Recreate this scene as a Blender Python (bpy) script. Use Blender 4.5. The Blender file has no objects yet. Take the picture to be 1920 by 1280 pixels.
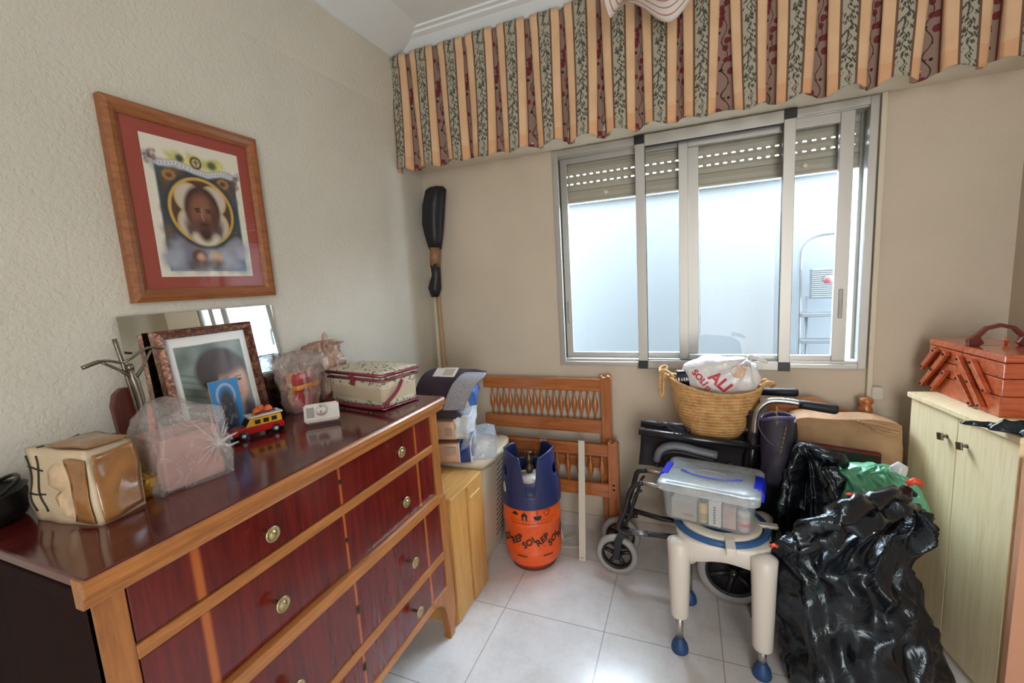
import bpy, bmesh, math, random
import numpy as np
from math import sin, cos, pi, radians, sqrt, atan2, hypot
from mathutils import Vector, Matrix, noise

random.seed(7)
S = bpy.context.scene
COL = S.collection

# ------------------------------------------------------------------ camera
YAW, PITCH, ROLL, FPX, CAMZ = -22.2, -7.85, -3.45, 812.0, 1.45
_y, _p, _r = map(radians, (YAW, PITCH, ROLL))
_f = Vector((sin(_y)*cos(_p), cos(_y)*cos(_p), sin(_p)))
_rt = Vector((cos(_y), -sin(_y), 0)); _up = _rt.cross(_f)
_R = _rt*cos(_r) + _up*sin(_r); _U = -_rt*sin(_r) + _up*cos(_r)
CAM = Vector((0, 0, CAMZ))
cd = bpy.data.cameras.new('camera'); cam = bpy.data.objects.new('camera', cd); COL.objects.link(cam)
cd.sensor_width = 36; cd.lens = FPX*36/1920; cd.clip_start = 0.02
cam.matrix_world = Matrix(((_R.x, _U.x, -_f.x, 0), (_R.y, _U.y, -_f.y, 0), (_R.z, _U.z, -_f.z, CAMZ), (0, 0, 0, 1)))
S.camera = cam
def at(px, py, ax, v):
    "world point of photo pixel (px,py) on the plane coordinate[ax] == v"
    d = _f + _R*((px-960)/FPX) + _U*((640-py)/FPX)
    return CAM + d*((v-CAM[ax])/d[ax])

# ------------------------------------------------------------------ light
S.view_settings.view_transform = 'Standard'; S.view_settings.look = 'None'
S.view_settings.gamma = 1; S.view_settings.use_curve_mapping = False
S.view_settings.exposure = 0.56
W = bpy.data.worlds.new('sky'); S.world = W; W.use_nodes = True
bg = W.node_tree.nodes['Background']; bg.inputs[0].default_value = (0.71, 0.86, 1.0, 1); bg.inputs[1].default_value = 26.0
try:
    S.cycles.use_denoising = True; S.cycles.max_bounces = 9; S.cycles.diffuse_bounces = 5
    S.cycles.transparent_max_bounces = 24; S.cycles.sample_clamp_indirect = 6; S.cycles.caustics_refractive = False
    S.cycles.caustics_reflective = False
except Exception: pass
def area(name, loc, rot, sx, sy, power, col, portal=False):
    l = bpy.data.lights.new(name, 'AREA'); l.shape = 'RECTANGLE'; l.size = sx; l.size_y = sy
    l.energy = power; l.color = col
    if portal: l.cycles.is_portal = True
    o = bpy.data.objects.new(name, l); COL.objects.link(o); o.location = loc; o.rotation_euler = rot
    return o
fill_light = area('added_fill_light', (0.45, -1.38, 1.30), (radians(90), 0, 0), 1.4, 2.0, 38, (1.0, 0.99, 0.975)); fill_light.data.spread = radians(150); fill_light.rotation_euler = (radians(90), 0, radians(14))  # added unseen fill light behind the camera; no doorway is built

# ------------------------------------------------------------------ materials
def lin(c):
    if isinstance(c, str):
        c = tuple(int(c[i:i+2], 16)/255 for i in (0, 2, 4))
    return tuple((x/12.92 if x <= .04045 else ((x+.055)/1.055)**2.4) for x in c)
class NT:
    def __init__(s, name):
        s.m = bpy.data.materials.new(name); s.m.use_nodes = True; s.t = s.m.node_tree
        s.b = s.t.nodes['Principled BSDF']; s.o = s.t.nodes['Material Output']
    def n(s, typ, **k):
        x = s.t.nodes.new('ShaderNode'+typ)
        for a, v in k.items(): setattr(x, a, v)
        return x
    def l(s, a, b): s.t.links.new(a, b)
    def put(s, sock, v):
        if hasattr(v, 'is_linked') or hasattr(v, 'links'): s.l(v, sock)
        else: sock.default_value = v
    def M(s, op, a, b=0.0, c=0.0):
        x = s.n('Math', operation=op); s.put(x.inputs[0], a); s.put(x.inputs[1], b); s.put(x.inputs[2], c); return x.outputs[0]
    def mix(s, f, a, b):
        x = s.n('Mix', data_type='RGBA'); s.put(x.inputs[0], f)
        for k, v in ((6, a), (7, b)): s.put(x.inputs[k], (*v, 1) if isinstance(v, tuple) and len(v) == 3 else v)
        return x.outputs[2]
    def coord(s, which='Object', scale=(1, 1, 1)):
        c = s.n('TexCoord'); m = s.n('Mapping'); m.inputs['Scale'].default_value = scale; s.l(c.outputs[which], m.inputs[0]); return m.outputs[0]
    def noise(s, vec, scale, detail=3, rough=.5, dist=0):
        x = s.n('TexNoise'); s.l(vec, x.inputs['Vector']); x.inputs['Scale'].default_value = scale
        x.inputs['Detail'].default_value = detail; x.inputs['Roughness'].default_value = rough; x.inputs['Distortion'].default_value = dist
        return x.outputs[0]
    def ramp(s, f, *stops):
        x = s.n('ValToRGB'); s.l(f, x.inputs[0]); e = x.color_ramp.elements
        while len(e) < len(stops): e.new(.5)
        for i, (p, c) in enumerate(stops): e[i].position = p; e[i].color = (*c, 1)
        return x.outputs[0]
    def bump(s, h, strength, dist=.002):
        x = s.n('Bump'); x.inputs['Strength'].default_value = strength; x.inputs['Distance'].default_value = dist
        s.l(h, x.inputs['Height']); s.l(x.outputs[0], s.b.inputs['Normal'])
_mc = {}
def mat(name, col, rough=.5, metal=0, var=0, vs=8, bump=0, bs=60, bd=.002, alpha=1, coat=0, trans=0, spec=.5, stretch=(1, 1, 1), sub=0):
    if name in _mc: return _mc[name]
    t = NT(name); c = lin(col); b = t.b
    b.inputs['Base Color'].default_value = (*c, 1); b.inputs['Roughness'].default_value = rough
    b.inputs['Metallic'].default_value = metal; b.inputs['Alpha'].default_value = alpha
    b.inputs['Coat Weight'].default_value = coat; b.inputs['Coat Roughness'].default_value = .08
    b.inputs['Transmission Weight'].default_value = trans; b.inputs['Specular IOR Level'].default_value = spec
    if sub: b.inputs['Subsurface Weight'].default_value = sub; b.inputs['Subsurface Scale'].default_value = .01
    if var or bump: v = t.coord('Object', stretch)
    if var:
        n = t.noise(v, vs, 4, .6)
        d = tuple(max(0, x*(1-var)) for x in c); l = tuple(min(1, x*(1+var)) for x in c)
        t.l(t.ramp(n, (.3, d), (.7, l)), b.inputs['Base Color'])
    if bump: t.bump(t.noise(v, bs, 3, .6), bump, bd)
    _mc[name] = t.m
    return t.m
def wood(name, c1, c2, rough=.35, axis=2, scale=6, coat=.2, stripes=None):
    "grain stretched along axis; stripes = (axis, [(centre, half width)], colour) inlay bands"
    if name in _mc: return _mc[name]
    t = NT(name); sc = [14, 14, 14]; sc[axis] = 1.0
    v = t.coord('Object', tuple(sc)); n = t.noise(v, scale, 5, .65, .6)
    n2 = t.noise(v, scale*5, 2, .6)
    f = t.M('ADD', t.M('MULTIPLY', n, .8), t.M('MULTIPLY', n2, .25))
    c = t.ramp(f, (.35, lin(c1)), (.72, lin(c2)))
    if stripes:
        ax, bands, bc = stripes
        sx = t.n('SeparateXYZ'); t.l(t.coord('Object'), sx.inputs[0]); y = sx.outputs[ax]
        for cen, hw in bands:
            d = t.M('ABSOLUTE', t.M('SUBTRACT', y, cen)); k = t.M('SMOOTH_MIN', 1, t.M('MULTIPLY', t.M('MAXIMUM', t.M('SUBTRACT', hw, d), 0), 1.6/hw), .1)
            c = t.mix(k, c, lin(bc))
    t.l(c, t.b.inputs['Base Color']); t.b.inputs['Roughness'].default_value = rough
    t.b.inputs['Coat Weight'].default_value = coat; t.b.inputs['Coat Roughness'].default_value = .12
    t.bump(n2, .12, .001)
    _mc[name] = t.m
    return t.m
def paintmat(name, rough=.5, coat=0):
    t = NT(name); a = t.n('Attribute', attribute_name='Col'); t.l(a.outputs[0], t.b.inputs['Base Color'])
    t.b.inputs['Roughness'].default_value = rough; t.b.inputs['Coat Weight'].default_value = coat
    return t.m
def plastic(name, col, alpha=.3, rough=.18, bump=.6, bs=14, bd=.012):
    "thin wrinkled film: partly see-through"
    if name in _mc: return _mc[name]
    t = NT(name); t.b.inputs['Base Color'].default_value = (*lin(col), 1); t.b.inputs['Roughness'].default_value = rough
    t.b.inputs['Specular IOR Level'].default_value = .7
    v = t.coord('Object'); n = t.noise(v, bs, 4, .6, 1.2)
    r = t.M('ABSOLUTE', t.M('SUBTRACT', n, .5)); t.bump(r, bump, bd)
    a = t.M('ADD', alpha, t.M('MULTIPLY', t.M('LESS_THAN', r, .012), .12)); t.l(a, t.b.inputs['Alpha'])
    _mc[name] = t.m
    return t.m

# ------------------------------------------------------------------ mesh helpers
class MB:
    def __init__(s): s.v = []; s.f = []; s.mi = []; s.sm = []; s.cur = 0; s.smooth = False
    def add(s, vs, fs, smooth=None):
        o = len(s.v); s.v += [tuple(x) for x in vs]
        for f in fs: s.f.append(tuple(i+o for i in f)); s.mi.append(s.cur); s.sm.append(s.smooth if smooth is None else smooth)
        return s
    def box(s, a, b, bev=0, mtx=None):
        a, b = Vector(a), Vector(b); lo = Vector(map(min, a, b)); hi = Vector(map(max, a, b))
        bm = bmesh.new(); bmesh.ops.create_cube(bm, size=1)
        for v in bm.verts: v.co = Vector(((lo[i]+hi[i])/2+v.co[i]*(hi[i]-lo[i]) for i in range(3)))
        if bev: bmesh.ops.bevel(bm, geom=bm.edges[:], offset=min(bev, min(hi-lo)*.49), segments=2, profile=.5, affect='EDGES')
        s.bm(bm, mtx); return s
    def bm(s, bm, mtx=None, smooth=None):
        bm.verts.ensure_lookup_table()
        if mtx is not None: bmesh.ops.transform(bm, matrix=mtx, verts=bm.verts)
        s.add([v.co[:] for v in bm.verts], [[v.index for v in f.verts] for f in bm.faces], smooth); bm.free(); return s
    def hexa(s, p):
        "8 corners: bottom ring 0-3, top ring 4-7"
        return s.add(p, [(3, 2, 1, 0), (4, 5, 6, 7), (0, 1, 5, 4), (1, 2, 6, 5), (2, 3, 7, 6), (3, 0, 4, 7)])
    def tube(s, pts, r, n=10, closed=False, caps=True, smooth=True):
        pts = [Vector(p) for p in pts]; N = len(pts); rs = r if isinstance(r, (list, tuple)) else [r]*N
        vs = []; prev = None
        for i, p in enumerate(pts):
            a = pts[(i-1) % N] if (closed or i) else p; b = pts[(i+1) % N] if (closed or i < N-1) else p
            d = (b-a).normalized() if (b-a).length > 1e-9 else Vector((0, 0, 1))
            if prev is None: u = d.orthogonal().normalized()
            else: u = (prev - d*prev.dot(d)); u = u.normalized() if u.length > 1e-6 else d.orthogonal().normalized()
            prev = u; w = d.cross(u)
            for k in range(n): t = 2*pi*k/n; vs.append(p + (u*cos(t)+w*sin(t))*rs[i])
        fs = []
        for i in range(N if closed else N-1):
            j = (i+1) % N
            for k in range(n): fs.append((i*n+k, i*n+(k+1) % n, j*n+(k+1) % n, j*n+k))
        if not closed and caps: fs.append(tuple(range(n))[::-1]); fs.append(tuple((N-1)*n+k for k in range(n)))
        return s.add(vs, fs, smooth)
    def lathe(s, prof, c=(0, 0, 0), n=32, sx=1, sy=1, mtx=None, caps=True, smooth=True, sup=2):
        "prof: [(r,z)]"
        vs = []
        for r, z in prof:
            for k in range(n):
                t = 2*pi*k/n; cx, cy = cos(t), sin(t)
                if sup != 2: q = (abs(cx)**sup+abs(cy)**sup)**(-1/sup); cx *= q; cy *= q
                vs.append(Vector((c[0]+r*sx*cx, c[1]+r*sy*cy, c[2]+z)))
        if mtx is not None: vs = [mtx @ v for v in vs]
        fs = [(i*n+k, i*n+(k+1) % n, (i+1)*n+(k+1) % n, (i+1)*n+k) for i in range(len(prof)-1) for k in range(n)]
        if caps: fs.append(tuple(range(n))[::-1]); fs.append(tuple((len(prof)-1)*n+k for k in range(n)))
        return s.add(vs, fs, smooth)
    def prism(s, poly, a, b, ax=1, mtx=None):
        "extrude 2-D polygon along axis ax from a to b"
        def P(q, t):
            l = list(q); l.insert(ax, t); return Vector(l)
        vs = [P(q, a) for q in poly]+[P(q, b) for q in poly]; n = len(poly)
        if mtx is not None: vs = [mtx @ v for v in vs]
        return s.add(vs, [tuple(range(n))[::-1], tuple(range(n, 2*n))]+[(i, (i+1) % n, n+(i+1) % n, n+i) for i in range(n)])
    def sweep(s, prof, p0, p1, out, up=(0, 0, 1)):
        "profile (outward, upward) swept straight from p0 to p1"
        p0, p1, out, up = map(Vector, (p0, p1, out, up)); n = len(prof)
        vs = [p0+out*a+up*b for a, b in prof]+[p1+out*a+up*b for a, b in prof]
        return s.add(vs, [(i, (i+1) % n, n+(i+1) % n, n+i) for i in range(n)]+[tuple(range(n))[::-1], tuple(range(n, 2*n))])
    def grid(s, fn, nu, nv, closeu=False, smooth=True, skip=None):
        U = nu if closeu else nu+1
        vs = [fn(i/nu, j/nv) for j in range(nv+1) for i in range(U)]
        fs = []
        for j in range(nv):
            for i in range(nu):
                if skip and skip((i+.5)/nu, (j+.5)/nv): continue
                fs.append((j*U+i, j*U+(i+1) % U, (j+1)*U+(i+1) % U, (j+1)*U+i))
        return s.add(vs, fs, smooth)
WM = {}
def wm(o):
    return WM.get(o.name, Matrix())
def obj(name, mb, mats, parent=None, world=False, smooth_angle=None, solid=0, sub=0, bevel=0):
    me = bpy.data.meshes.new(name)
    vs = mb.v
    if world and parent is not None:
        inv = wm(parent).inverted(); vs = [inv @ Vector(v) for v in vs]
    me.from_pydata([tuple(v) for v in vs], [], mb.f)
    if not isinstance(mats, (list, tuple)): mats = [mats]
    for m in mats: me.materials.append(m)
    me.polygons.foreach_set('material_index', mb.mi); me.polygons.foreach_set('use_smooth', mb.sm)
    bm = bmesh.new(); bm.from_mesh(me); bmesh.ops.recalc_face_normals(bm, faces=bm.faces); bm.to_mesh(me); bm.free()
    me.update()
    o = bpy.data.objects.new(name, me); COL.objects.link(o)
    if parent is not None: o.parent = parent; WM[o.name] = wm(parent)
    if solid: m = o.modifiers.new('solid', 'SOLIDIFY'); m.thickness = solid; m.offset = 0
    if bevel: m = o.modifiers.new('bevel', 'BEVEL'); m.width = bevel; m.segments = 2; m.limit_method = 'ANGLE'
    if sub: m = o.modifiers.new('sub', 'SUBSURF'); m.levels = sub; m.render_levels = sub
    return o
def thing(name, label, cat, loc=(0, 0, 0), rz=0, group=None):
    o = bpy.data.objects.new(name, None); COL.objects.link(o); o.empty_display_size = .05
    o.location = loc; o.rotation_euler = (0, 0, rz); o['label'] = label; o['category'] = cat
    if group: o['group'] = group
    WM[o.name] = Matrix.Translation(loc) @ Matrix.Rotation(rz, 4, 'Z')
    return o
def one(name, label, cat, mb, mats, group=None, **k):
    "a thing that is a single mesh, given in world coordinates; origin moved to its base"
    xs = [v[0] for v in mb.v]; ys = [v[1] for v in mb.v]; zs = [v[2] for v in mb.v]
    c = Vector(((min(xs)+max(xs))/2, (min(ys)+max(ys))/2, min(zs)))
    mb.v = [tuple(Vector(v)-c) for v in mb.v]
    o = obj(name, mb, mats, **k); o.location = c; o['label'] = label; o['category'] = cat
    WM[o.name] = Matrix.Translation(c)
    if group: o['group'] = group
    return o
def struct(name, mb, mats, parent=None, **k):
    o = obj(name, mb, mats, parent, **k)
    if parent is None: o['kind'] = 'structure'
    return o
_font = [None]
def text_mb(s, size, mtx, depth=0, shear=0, mb=None, warp=None):
    c = bpy.data.curves.new('t', 'FONT'); c.body = s; c.size = size; c.align_x = 'CENTER'; c.align_y = 'CENTER'; c.shear = shear
    c.resolution_u = 3; c.offset = size*.03; c.extrude = depth
    o = bpy.data.objects.new('t', c); COL.objects.link(o)
    dg = bpy.context.evaluated_depsgraph_get(); me = bpy.data.meshes.new_from_object(o.evaluated_get(dg))
    mb = mb or MB(); vs = [mtx @ v.co for v in me.vertices]
    if warp: vs = [warp(v) for v in vs]
    mb.add(vs, [tuple(p.vertices) for p in me.polygons])
    bpy.data.objects.remove(o); bpy.data.curves.remove(c); bpy.data.meshes.remove(me)
    return mb
def fr(o, x, y, z=None):
    "matrix from origin and x,y axes"
    x = Vector(x).normalized(); y = Vector(y); y = (y-x*y.dot(x)).normalized(); z = x.cross(y)
    return Matrix(((x.x, y.x, z.x, o[0]), (x.y, y.y, z.y, o[1]), (x.z, y.z, z.z, o[2]), (0, 0, 0, 1)))
def arc(c, r, a0, a1, n, ax=1, ry=None):
    "arc points in plane perpendicular to ax (0,1,2), degrees"
    o = []
    for i in range(n+1):
        t = radians(a0+(a1-a0)*i/n); u, w = r*cos(t), (ry or r)*sin(t); p = list(c)
        i0, i1 = [k for k in range(3) if k != ax]; p[i0] += u; p[i1] += w; o.append(Vector(p))
    return o
def smooth_path(pts, n=8):
    "Catmull-Rom"
    P = [Vector(p) for p in pts]; P = [P[0]*2-P[1]]+P+[P[-1]*2-P[-2]]; o = []
    for i in range(1, len(P)-2):
        for k in range(n):
            t = k/n; a, b, c, d = P[i-1], P[i], P[i+1], P[i+2]
            o.append(.5*((2*b)+(c-a)*t+(2*a-5*b+4*c-d)*t*t+(3*b-a-3*c+d)*t**3))
    o.append(P[-2]); return o
class Paint:
    "a printed picture: colour attribute on a fine grid; u right, v up, both 0..1"
    def __init__(s, nx, ny, base, asp=1):
        s.nx, s.ny = nx, ny; u = np.linspace(0, 1, nx+1); v = np.linspace(0, 1, ny+1)
        s.U, s.V = np.meshgrid(u, v); s.C = np.ones((ny+1, nx+1, 3))*np.array(lin(base)); s.asp = asp
        s.rng = np.random.default_rng(3)
    def over(s, m, col):
        m = np.clip(m, 0, 1)[..., None]; s.C = s.C*(1-m)+np.array(lin(col))*m
    def el(s, cx, cy, rx, ry, col, soft=.15, a=1, rot=0):
        x, y = s.U-cx, s.V-cy
        if rot: c, n = cos(radians(rot)), sin(radians(rot)); x, y = x*c+y*n*s.asp, -x*n/s.asp+y*c
        d = np.sqrt((x/rx)**2+(y/ry)**2); s.over((1-d)/soft*.5+.5 if soft > .001 else (d < 1)*1., col) if a == 1 else s.over(np.clip((1-d)/soft*.5+.5, 0, 1)*a, col)
    def ring(s, cx, cy, rx, ry, w, col, a=1):
        d = np.sqrt(((s.U-cx)/rx)**2+((s.V-cy)/ry)**2); s.over(np.clip(1.5-np.abs(d-1)/w, 0, 1)*a, col)
    def rect(s, x0, y0, x1, y1, col, a=1, soft=.004):
        m = np.clip((s.U-x0)/soft, 0, 1)*np.clip((x1-s.U)/soft, 0, 1)*np.clip((s.V-y0)/soft, 0, 1)*np.clip((y1-s.V)/soft, 0, 1); s.over(m*a, col)
    def line(s, pts, w, col, a=1):
        m = np.zeros_like(s.U)
        for (x0, y0), (x1, y1) in zip(pts, pts[1:]):
            dx, dy = x1-x0, (y1-y0)*s.asp; L = dx*dx+dy*dy+1e-12
            t = np.clip(((s.U-x0)*dx+(s.V-y0)*s.asp*dy)/L, 0, 1)
            d = np.hypot(s.U-x0-t*dx, (s.V-y0)*s.asp-t*dy); m = np.maximum(m, np.clip(1.5-d/w, 0, 1))
        s.over(m*a, col)
    def speck(s, x0, y0, x1, y1, cols, n, r0, r1, soft=.4):
        for i in range(n):
            s.el(s.rng.uniform(x0, x1), s.rng.uniform(y0, y1), s.rng.uniform(r0, r1), s.rng.uniform(r0, r1)/s.asp, cols[i % len(cols)], soft, .7, s.rng.uniform(0, 90))
    def build(s, name, fn, m, parent=None, **k):
        mb = MB(); mb.grid(fn, s.nx, s.ny, smooth=False)
        o = obj(name, mb, m, parent, **k); a = o.data.color_attributes.new('Col', 'FLOAT_COLOR', 'POINT')
        d = np.ones((s.C.shape[0]*s.C.shape[1], 4), dtype=np.float32); d[:, :3] = np.clip(s.C, 0, 1).reshape(-1, 3)
        a.data.foreach_set('color', d.ravel()); return o
def nz(x, y, z, s=1, seed=0):
    return noise.noise(Vector((x*s+seed*7.3, y*s-seed*3.1, z*s+seed*1.7)))
def ridge(v): return 1-abs(v)*2
def bag_mesh(rings, n=96, m=60, seed=0, fold=.02, lump=.03, ls=6, nf=9, sup=2.3, tilt=0):
    "rings: [(z,cx,cy,rx,ry,foldscale)] bottom to top; vertical folds gather where foldscale is high"
    R = [Vector((r[0], r[1], r[2])) for r in rings]; Q = [Vector((r[3], r[4], r[5])) for r in rings]
    def samp(A, t):
        x = t*(len(A)-1); i = min(int(x), len(A)-2); t = x-i
        a, b, c, d = A[max(i-1, 0)], A[i], A[i+1], A[min(i+2, len(A)-1)]
        return .5*((2*b)+(c-a)*t+(2*a-5*b+4*c-d)*t*t+(3*b-a-3*c+d)*t**3)
    mb = MB()
    def fn(u, v):
        c = samp(R, v); q = samp(Q, v); th = 2*pi*u; cx, cy = cos(th), sin(th)
        k = (abs(cx)**sup+abs(cy)**sup)**(-1/sup); cx *= k; cy *= k
        f = noise.noise(Vector((cos(th)*nf/4+seed*5, sin(th)*nf/4, v*1.3+seed)))*2
        f2 = noise.noise(Vector((cos(th+v*1.1)*nf/2+seed, sin(th+v*1.1)*nf/2, v*2.2)))*2
        d = fold*max(q.z, 0)*(ridge(f)*.7+ridge(f2)*.5-.5)
        x, y, z = c.y+cx*max(q.x, .002), c.z+cy*max(q.y, .002), c.x
        l = lump*min(1, max(q.x, q.y)*6)*(ridge(nz(x, y, z, ls, seed))-.5+.5*ridge(nz(x, y, z, ls*2.3, seed+4)))
        d = d+l*.6
        return Vector((x+cx*d, y+cy*d, max(z+ (l*.3 if v > .08 else 0), rings[0][0])))
    mb.grid(fn, n, m, closeu=True)
    mb.f.append(tuple(range(n))[::-1]); mb.mi.append(0); mb.sm.append(True)
    mb.f.append(tuple(m*n+k for k in range(n))); mb.mi.append(0); mb.sm.append(True)
    return mb

# ------------------------------------------------------------------ the room
XL, XR, YW, YB, ZC = -1.47, 1.19, 2.33, -1.45, 2.66
def wallmat(name, col, s1, st):
    t = NT(name); v = t.coord('Object'); a = t.noise(v, 2.2, 3, .5)
    c = lin(col); t.l(t.ramp(a, (.3, tuple(x*.93 for x in c)), (.7, tuple(min(1, x*1.04) for x in c))), t.b.inputs['Base Color'])
    t.b.inputs['Roughness'].default_value = .75; t.b.inputs['Specular IOR Level'].default_value = .3
    n = t.noise(v, s1, 3, .55, .6); h = t.M('SMOOTH_MIN', n, .62, .1); t.bump(h, st, .012); return t.m
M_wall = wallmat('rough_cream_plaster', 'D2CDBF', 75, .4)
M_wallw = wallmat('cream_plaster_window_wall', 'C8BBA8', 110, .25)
M_ceil = mat('white_ceiling_paint', 'E6ECEE', .8)
M_white = mat('white_paint', 'DDDAD0', .6)
def floor_mat():
    t = NT('greige_floor_tiles'); c = t.n('TexCoord'); sx = t.n('SeparateXYZ'); t.l(c.outputs['Object'], sx.inputs[0])
    P = .4425
    def g(o, off):
        fr_ = t.M('FRACT', t.M('ADD', t.M('DIVIDE', t.M('SUBTRACT', o, off), P), 50)); return t.M('MINIMUM', fr_, t.M('SUBTRACT', 1, fr_))
    d = t.M('MINIMUM', g(sx.outputs[0], -.321), g(sx.outputs[1], 1.60)); gr = t.M('LESS_THAN', d, .0048)
    n = t.noise(c.outputs['Object'], 7, 6, .65, .4); n2 = t.noise(c.outputs['Object'], 60, 3, .6)
    f = t.M('ADD', t.M('MULTIPLY', n, .75), t.M('MULTIPLY', n2, .25))
    col = t.ramp(f, (.3, lin('C6C2C0')), (.5, lin('D4D1D0')), (.72, lin('DEDCDC')))
    t.l(t.mix(gr, col, lin('A4A09C')), t.b.inputs['Base Color']); t.b.inputs['Roughness'].default_value = .22; t.b.inputs['Specular IOR Level'].default_value = .7
    t.bump(t.M('SUBTRACT', 1, gr), .3, .002); return t.m
struct('floor', MB().box((XL-.2, YB-.2, -.1), (XR+.2, YW+.3, 0)), floor_mat())
struct('ceiling', MB().box((XL-.2, YB-.2, ZC+.07), (XR+.2, YW+.3, ZC+.2)), M_ceil)
struct('wall_left', MB().box((XL-.2, YB-.2, 0), (XL, YW+.3, ZC+.1)), M_wall)
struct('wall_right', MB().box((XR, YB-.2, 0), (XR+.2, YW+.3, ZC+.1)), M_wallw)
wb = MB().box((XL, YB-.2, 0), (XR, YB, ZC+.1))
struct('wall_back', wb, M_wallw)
# beam that runs along the left wall under the ceiling (soft shoulder)
b0 = [(0, 0), (.003, .008), (.008, .02), (.014, .04), (.019, .065), (.022, .10), (.023, .32), (0, .32)]
bm_ = MB(); bm_.sweep(b0, (XL-.001, YB, 2.36), (XL-.001, YW, 2.40), (1, 0, 0)); 
struct('trim_1', bm_, M_wall)
# window opening
wTL, wBR = (-.655, 2.105), (.735, .978)
ox0, ox1, oz0, oz1 = -.645, .722, .985, 2.098
ww = MB(); Y2 = YW+.25
ww.box((XL, YW, 0), (ox0, Y2, ZC+.1)); ww.box((ox1, YW, 0), (XR, Y2, ZC+.1)); ww.box((ox0, YW, 0), (ox1, Y2, oz0)); ww.box((ox0, YW, oz1), (ox1, Y2, ZC+.1))
struct('wall_window', ww, M_wallw)
# shutter box soffit behind the valance
struct('trim_2', MB().box((XL, 2.145, 2.118), (XR, YW, ZC+.1)), wallmat('soffit_plaster', 'D9CFBC', 110, .15))
# cornice
cv = [(0, 0), (.012, 0), (.016, .008), (.03, .012), (.05, .028), (.075, .045), (.10, .052), (.105, .06), (.125, .062), (.13, .075), (0, .075)]
cvl = [(0, 0), (.012, 0), (.05, .014), (.11, .034), (.18, .056), (.24, .075), (0, .075)]
cm = MB(); cm.sweep(cvl, (XL+.02, YB, ZC), (XL+.02, YW, ZC), (1, 0, 0)); cm.sweep(cv, (XL, 2.145, ZC), (XR, 2.145, ZC), (0, -1, 0))
cm.sm = [False]*len(cm.sm)
struct('trim_3', cm, M_ceil)
struct('baseboard_window', MB().box((XL, YW-.009, 0), (XR, YW, .085), .002), mat('skirting_tile', 'BDB1A7', .3, var=.08, vs=9))
struct('baseboard_left', MB().box((XL, YB, 0), (XL+.009, YW-.009, .085), .002), mat('skirting_tile', 'BDB1A7'))
struct('trim_4', MB().box((at(1655, 190, 1, YW).x-.008, YW-.022, .72), (at(1655, 190, 1, YW).x+.012, YW, 2.118), .003), mat('strap_rail', 'CFC4AE', .5))
# outside
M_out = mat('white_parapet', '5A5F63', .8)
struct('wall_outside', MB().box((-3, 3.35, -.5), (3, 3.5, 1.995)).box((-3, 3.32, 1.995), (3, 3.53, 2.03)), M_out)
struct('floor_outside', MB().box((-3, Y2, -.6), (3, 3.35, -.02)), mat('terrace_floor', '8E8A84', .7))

# ------------------------------------------------------------------ window
M_alu = mat('anodised_aluminium', 'B4B1AB', .42, .55); M_aluD = mat('darker_aluminium', '8F8E8B', .45, .6)  # plain and darker aluminium, the darker one for the latches
M_blk = mat('black_plastic', '17151A', .4); M_glass = mat('window_glass', 'FFFFFF', 0, trans=1, spec=.4)
def glassmat():
    t = NT('thin_clear_glass'); tr = t.n('BsdfTransparent'); gl = t.n('BsdfGlossy'); gl.inputs['Roughness'].default_value = .02
    fr_ = t.n('Fresnel'); fr_.inputs[0].default_value = 1.35; ge = t.n('NewGeometry'); mx = t.n('MixShader'); t.l(t.M('MULTIPLY', fr_.outputs[0], t.M('SUBTRACT', 1, ge.outputs['Backfacing'])), mx.inputs[0]); t.l(tr.outputs[0], mx.inputs[1]); t.l(gl.outputs[0], mx.inputs[2])
    t.l(mx.outputs[0], t.o.inputs[0]); return t.m
M_pane = glassmat()
def frame_mb(x0, z0, x1, z1, y0, y1, wl, wr, wb_, wt, mb=None, bev=.002):
    mb = mb or MB()
    mb.box((x0, y0, z0), (x0+wl, y1, z1), bev); mb.box((x1-wr, y0, z0), (x1, y1, z1), bev)
    mb.box((x0+wl, y0, z0), (x1-wr, y1, z0+wb_), bev); mb.box((x0+wl, y0, z1-wt), (x1-wr, y1, z1), bev); return mb
win = struct('window_1', frame_mb(ox0-.012, oz0-.012, ox1+.012, oz1+.015, YW-.014, YW+.002, .03, .03, .02, .03)
             .box((ox0, YW+.002, oz0), (ox0+.006, YW+.11, oz1)).box((ox1-.006, YW+.002, oz0), (ox1, YW+.11, oz1))
             .box((ox0, YW+.002, oz0), (ox1, YW+.11, oz0+.02)).box((ox0, YW+.002, oz1-.02), (ox1, YW+.11, oz1)), M_alu)
X = lambda px, y=YW: at(px, 480, 1, y).x
# right sash (front track), left sash (rear track)
xs0, xs1 = X(1273, YW+.03), X(1591, YW+.03)
sr = obj('sash', frame_mb(xs0, oz0+.014, xs1, oz1-.014, YW+.018, YW+.043, .043, .052, .03, .045), M_alu, win)
obj('pane', MB().box((xs0+.04, YW+.030, oz0+.03), (xs1-.045, YW+.033, oz1-.05)), M_pane, sr)
obj('latch', MB().box((xs1-.034, YW+.012, 1.20), (xs1-.018, YW+.02, 1.33), .003).box((xs1-.03, YW+.010, 1.22), (xs1-.023, YW+.014, 1.29), .001), M_aluD, sr)
xl1 = X(1310, YW+.065)
sl = obj('sash', frame_mb(ox0+.012, oz0+.014, xl1, oz1-.014, YW+.052, YW+.078, .036, .05, .035, .03), M_alu, win)
obj('pane', MB().box((ox0+.04, YW+.064, oz0+.03), (xl1-.045, YW+.067, oz1-.04)), M_pane, sl)
obj('latch', MB().box((ox0+.022, YW+.046, 1.20), (ox0+.036, YW+.053, 1.32), .003), M_aluD, sl)
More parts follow.
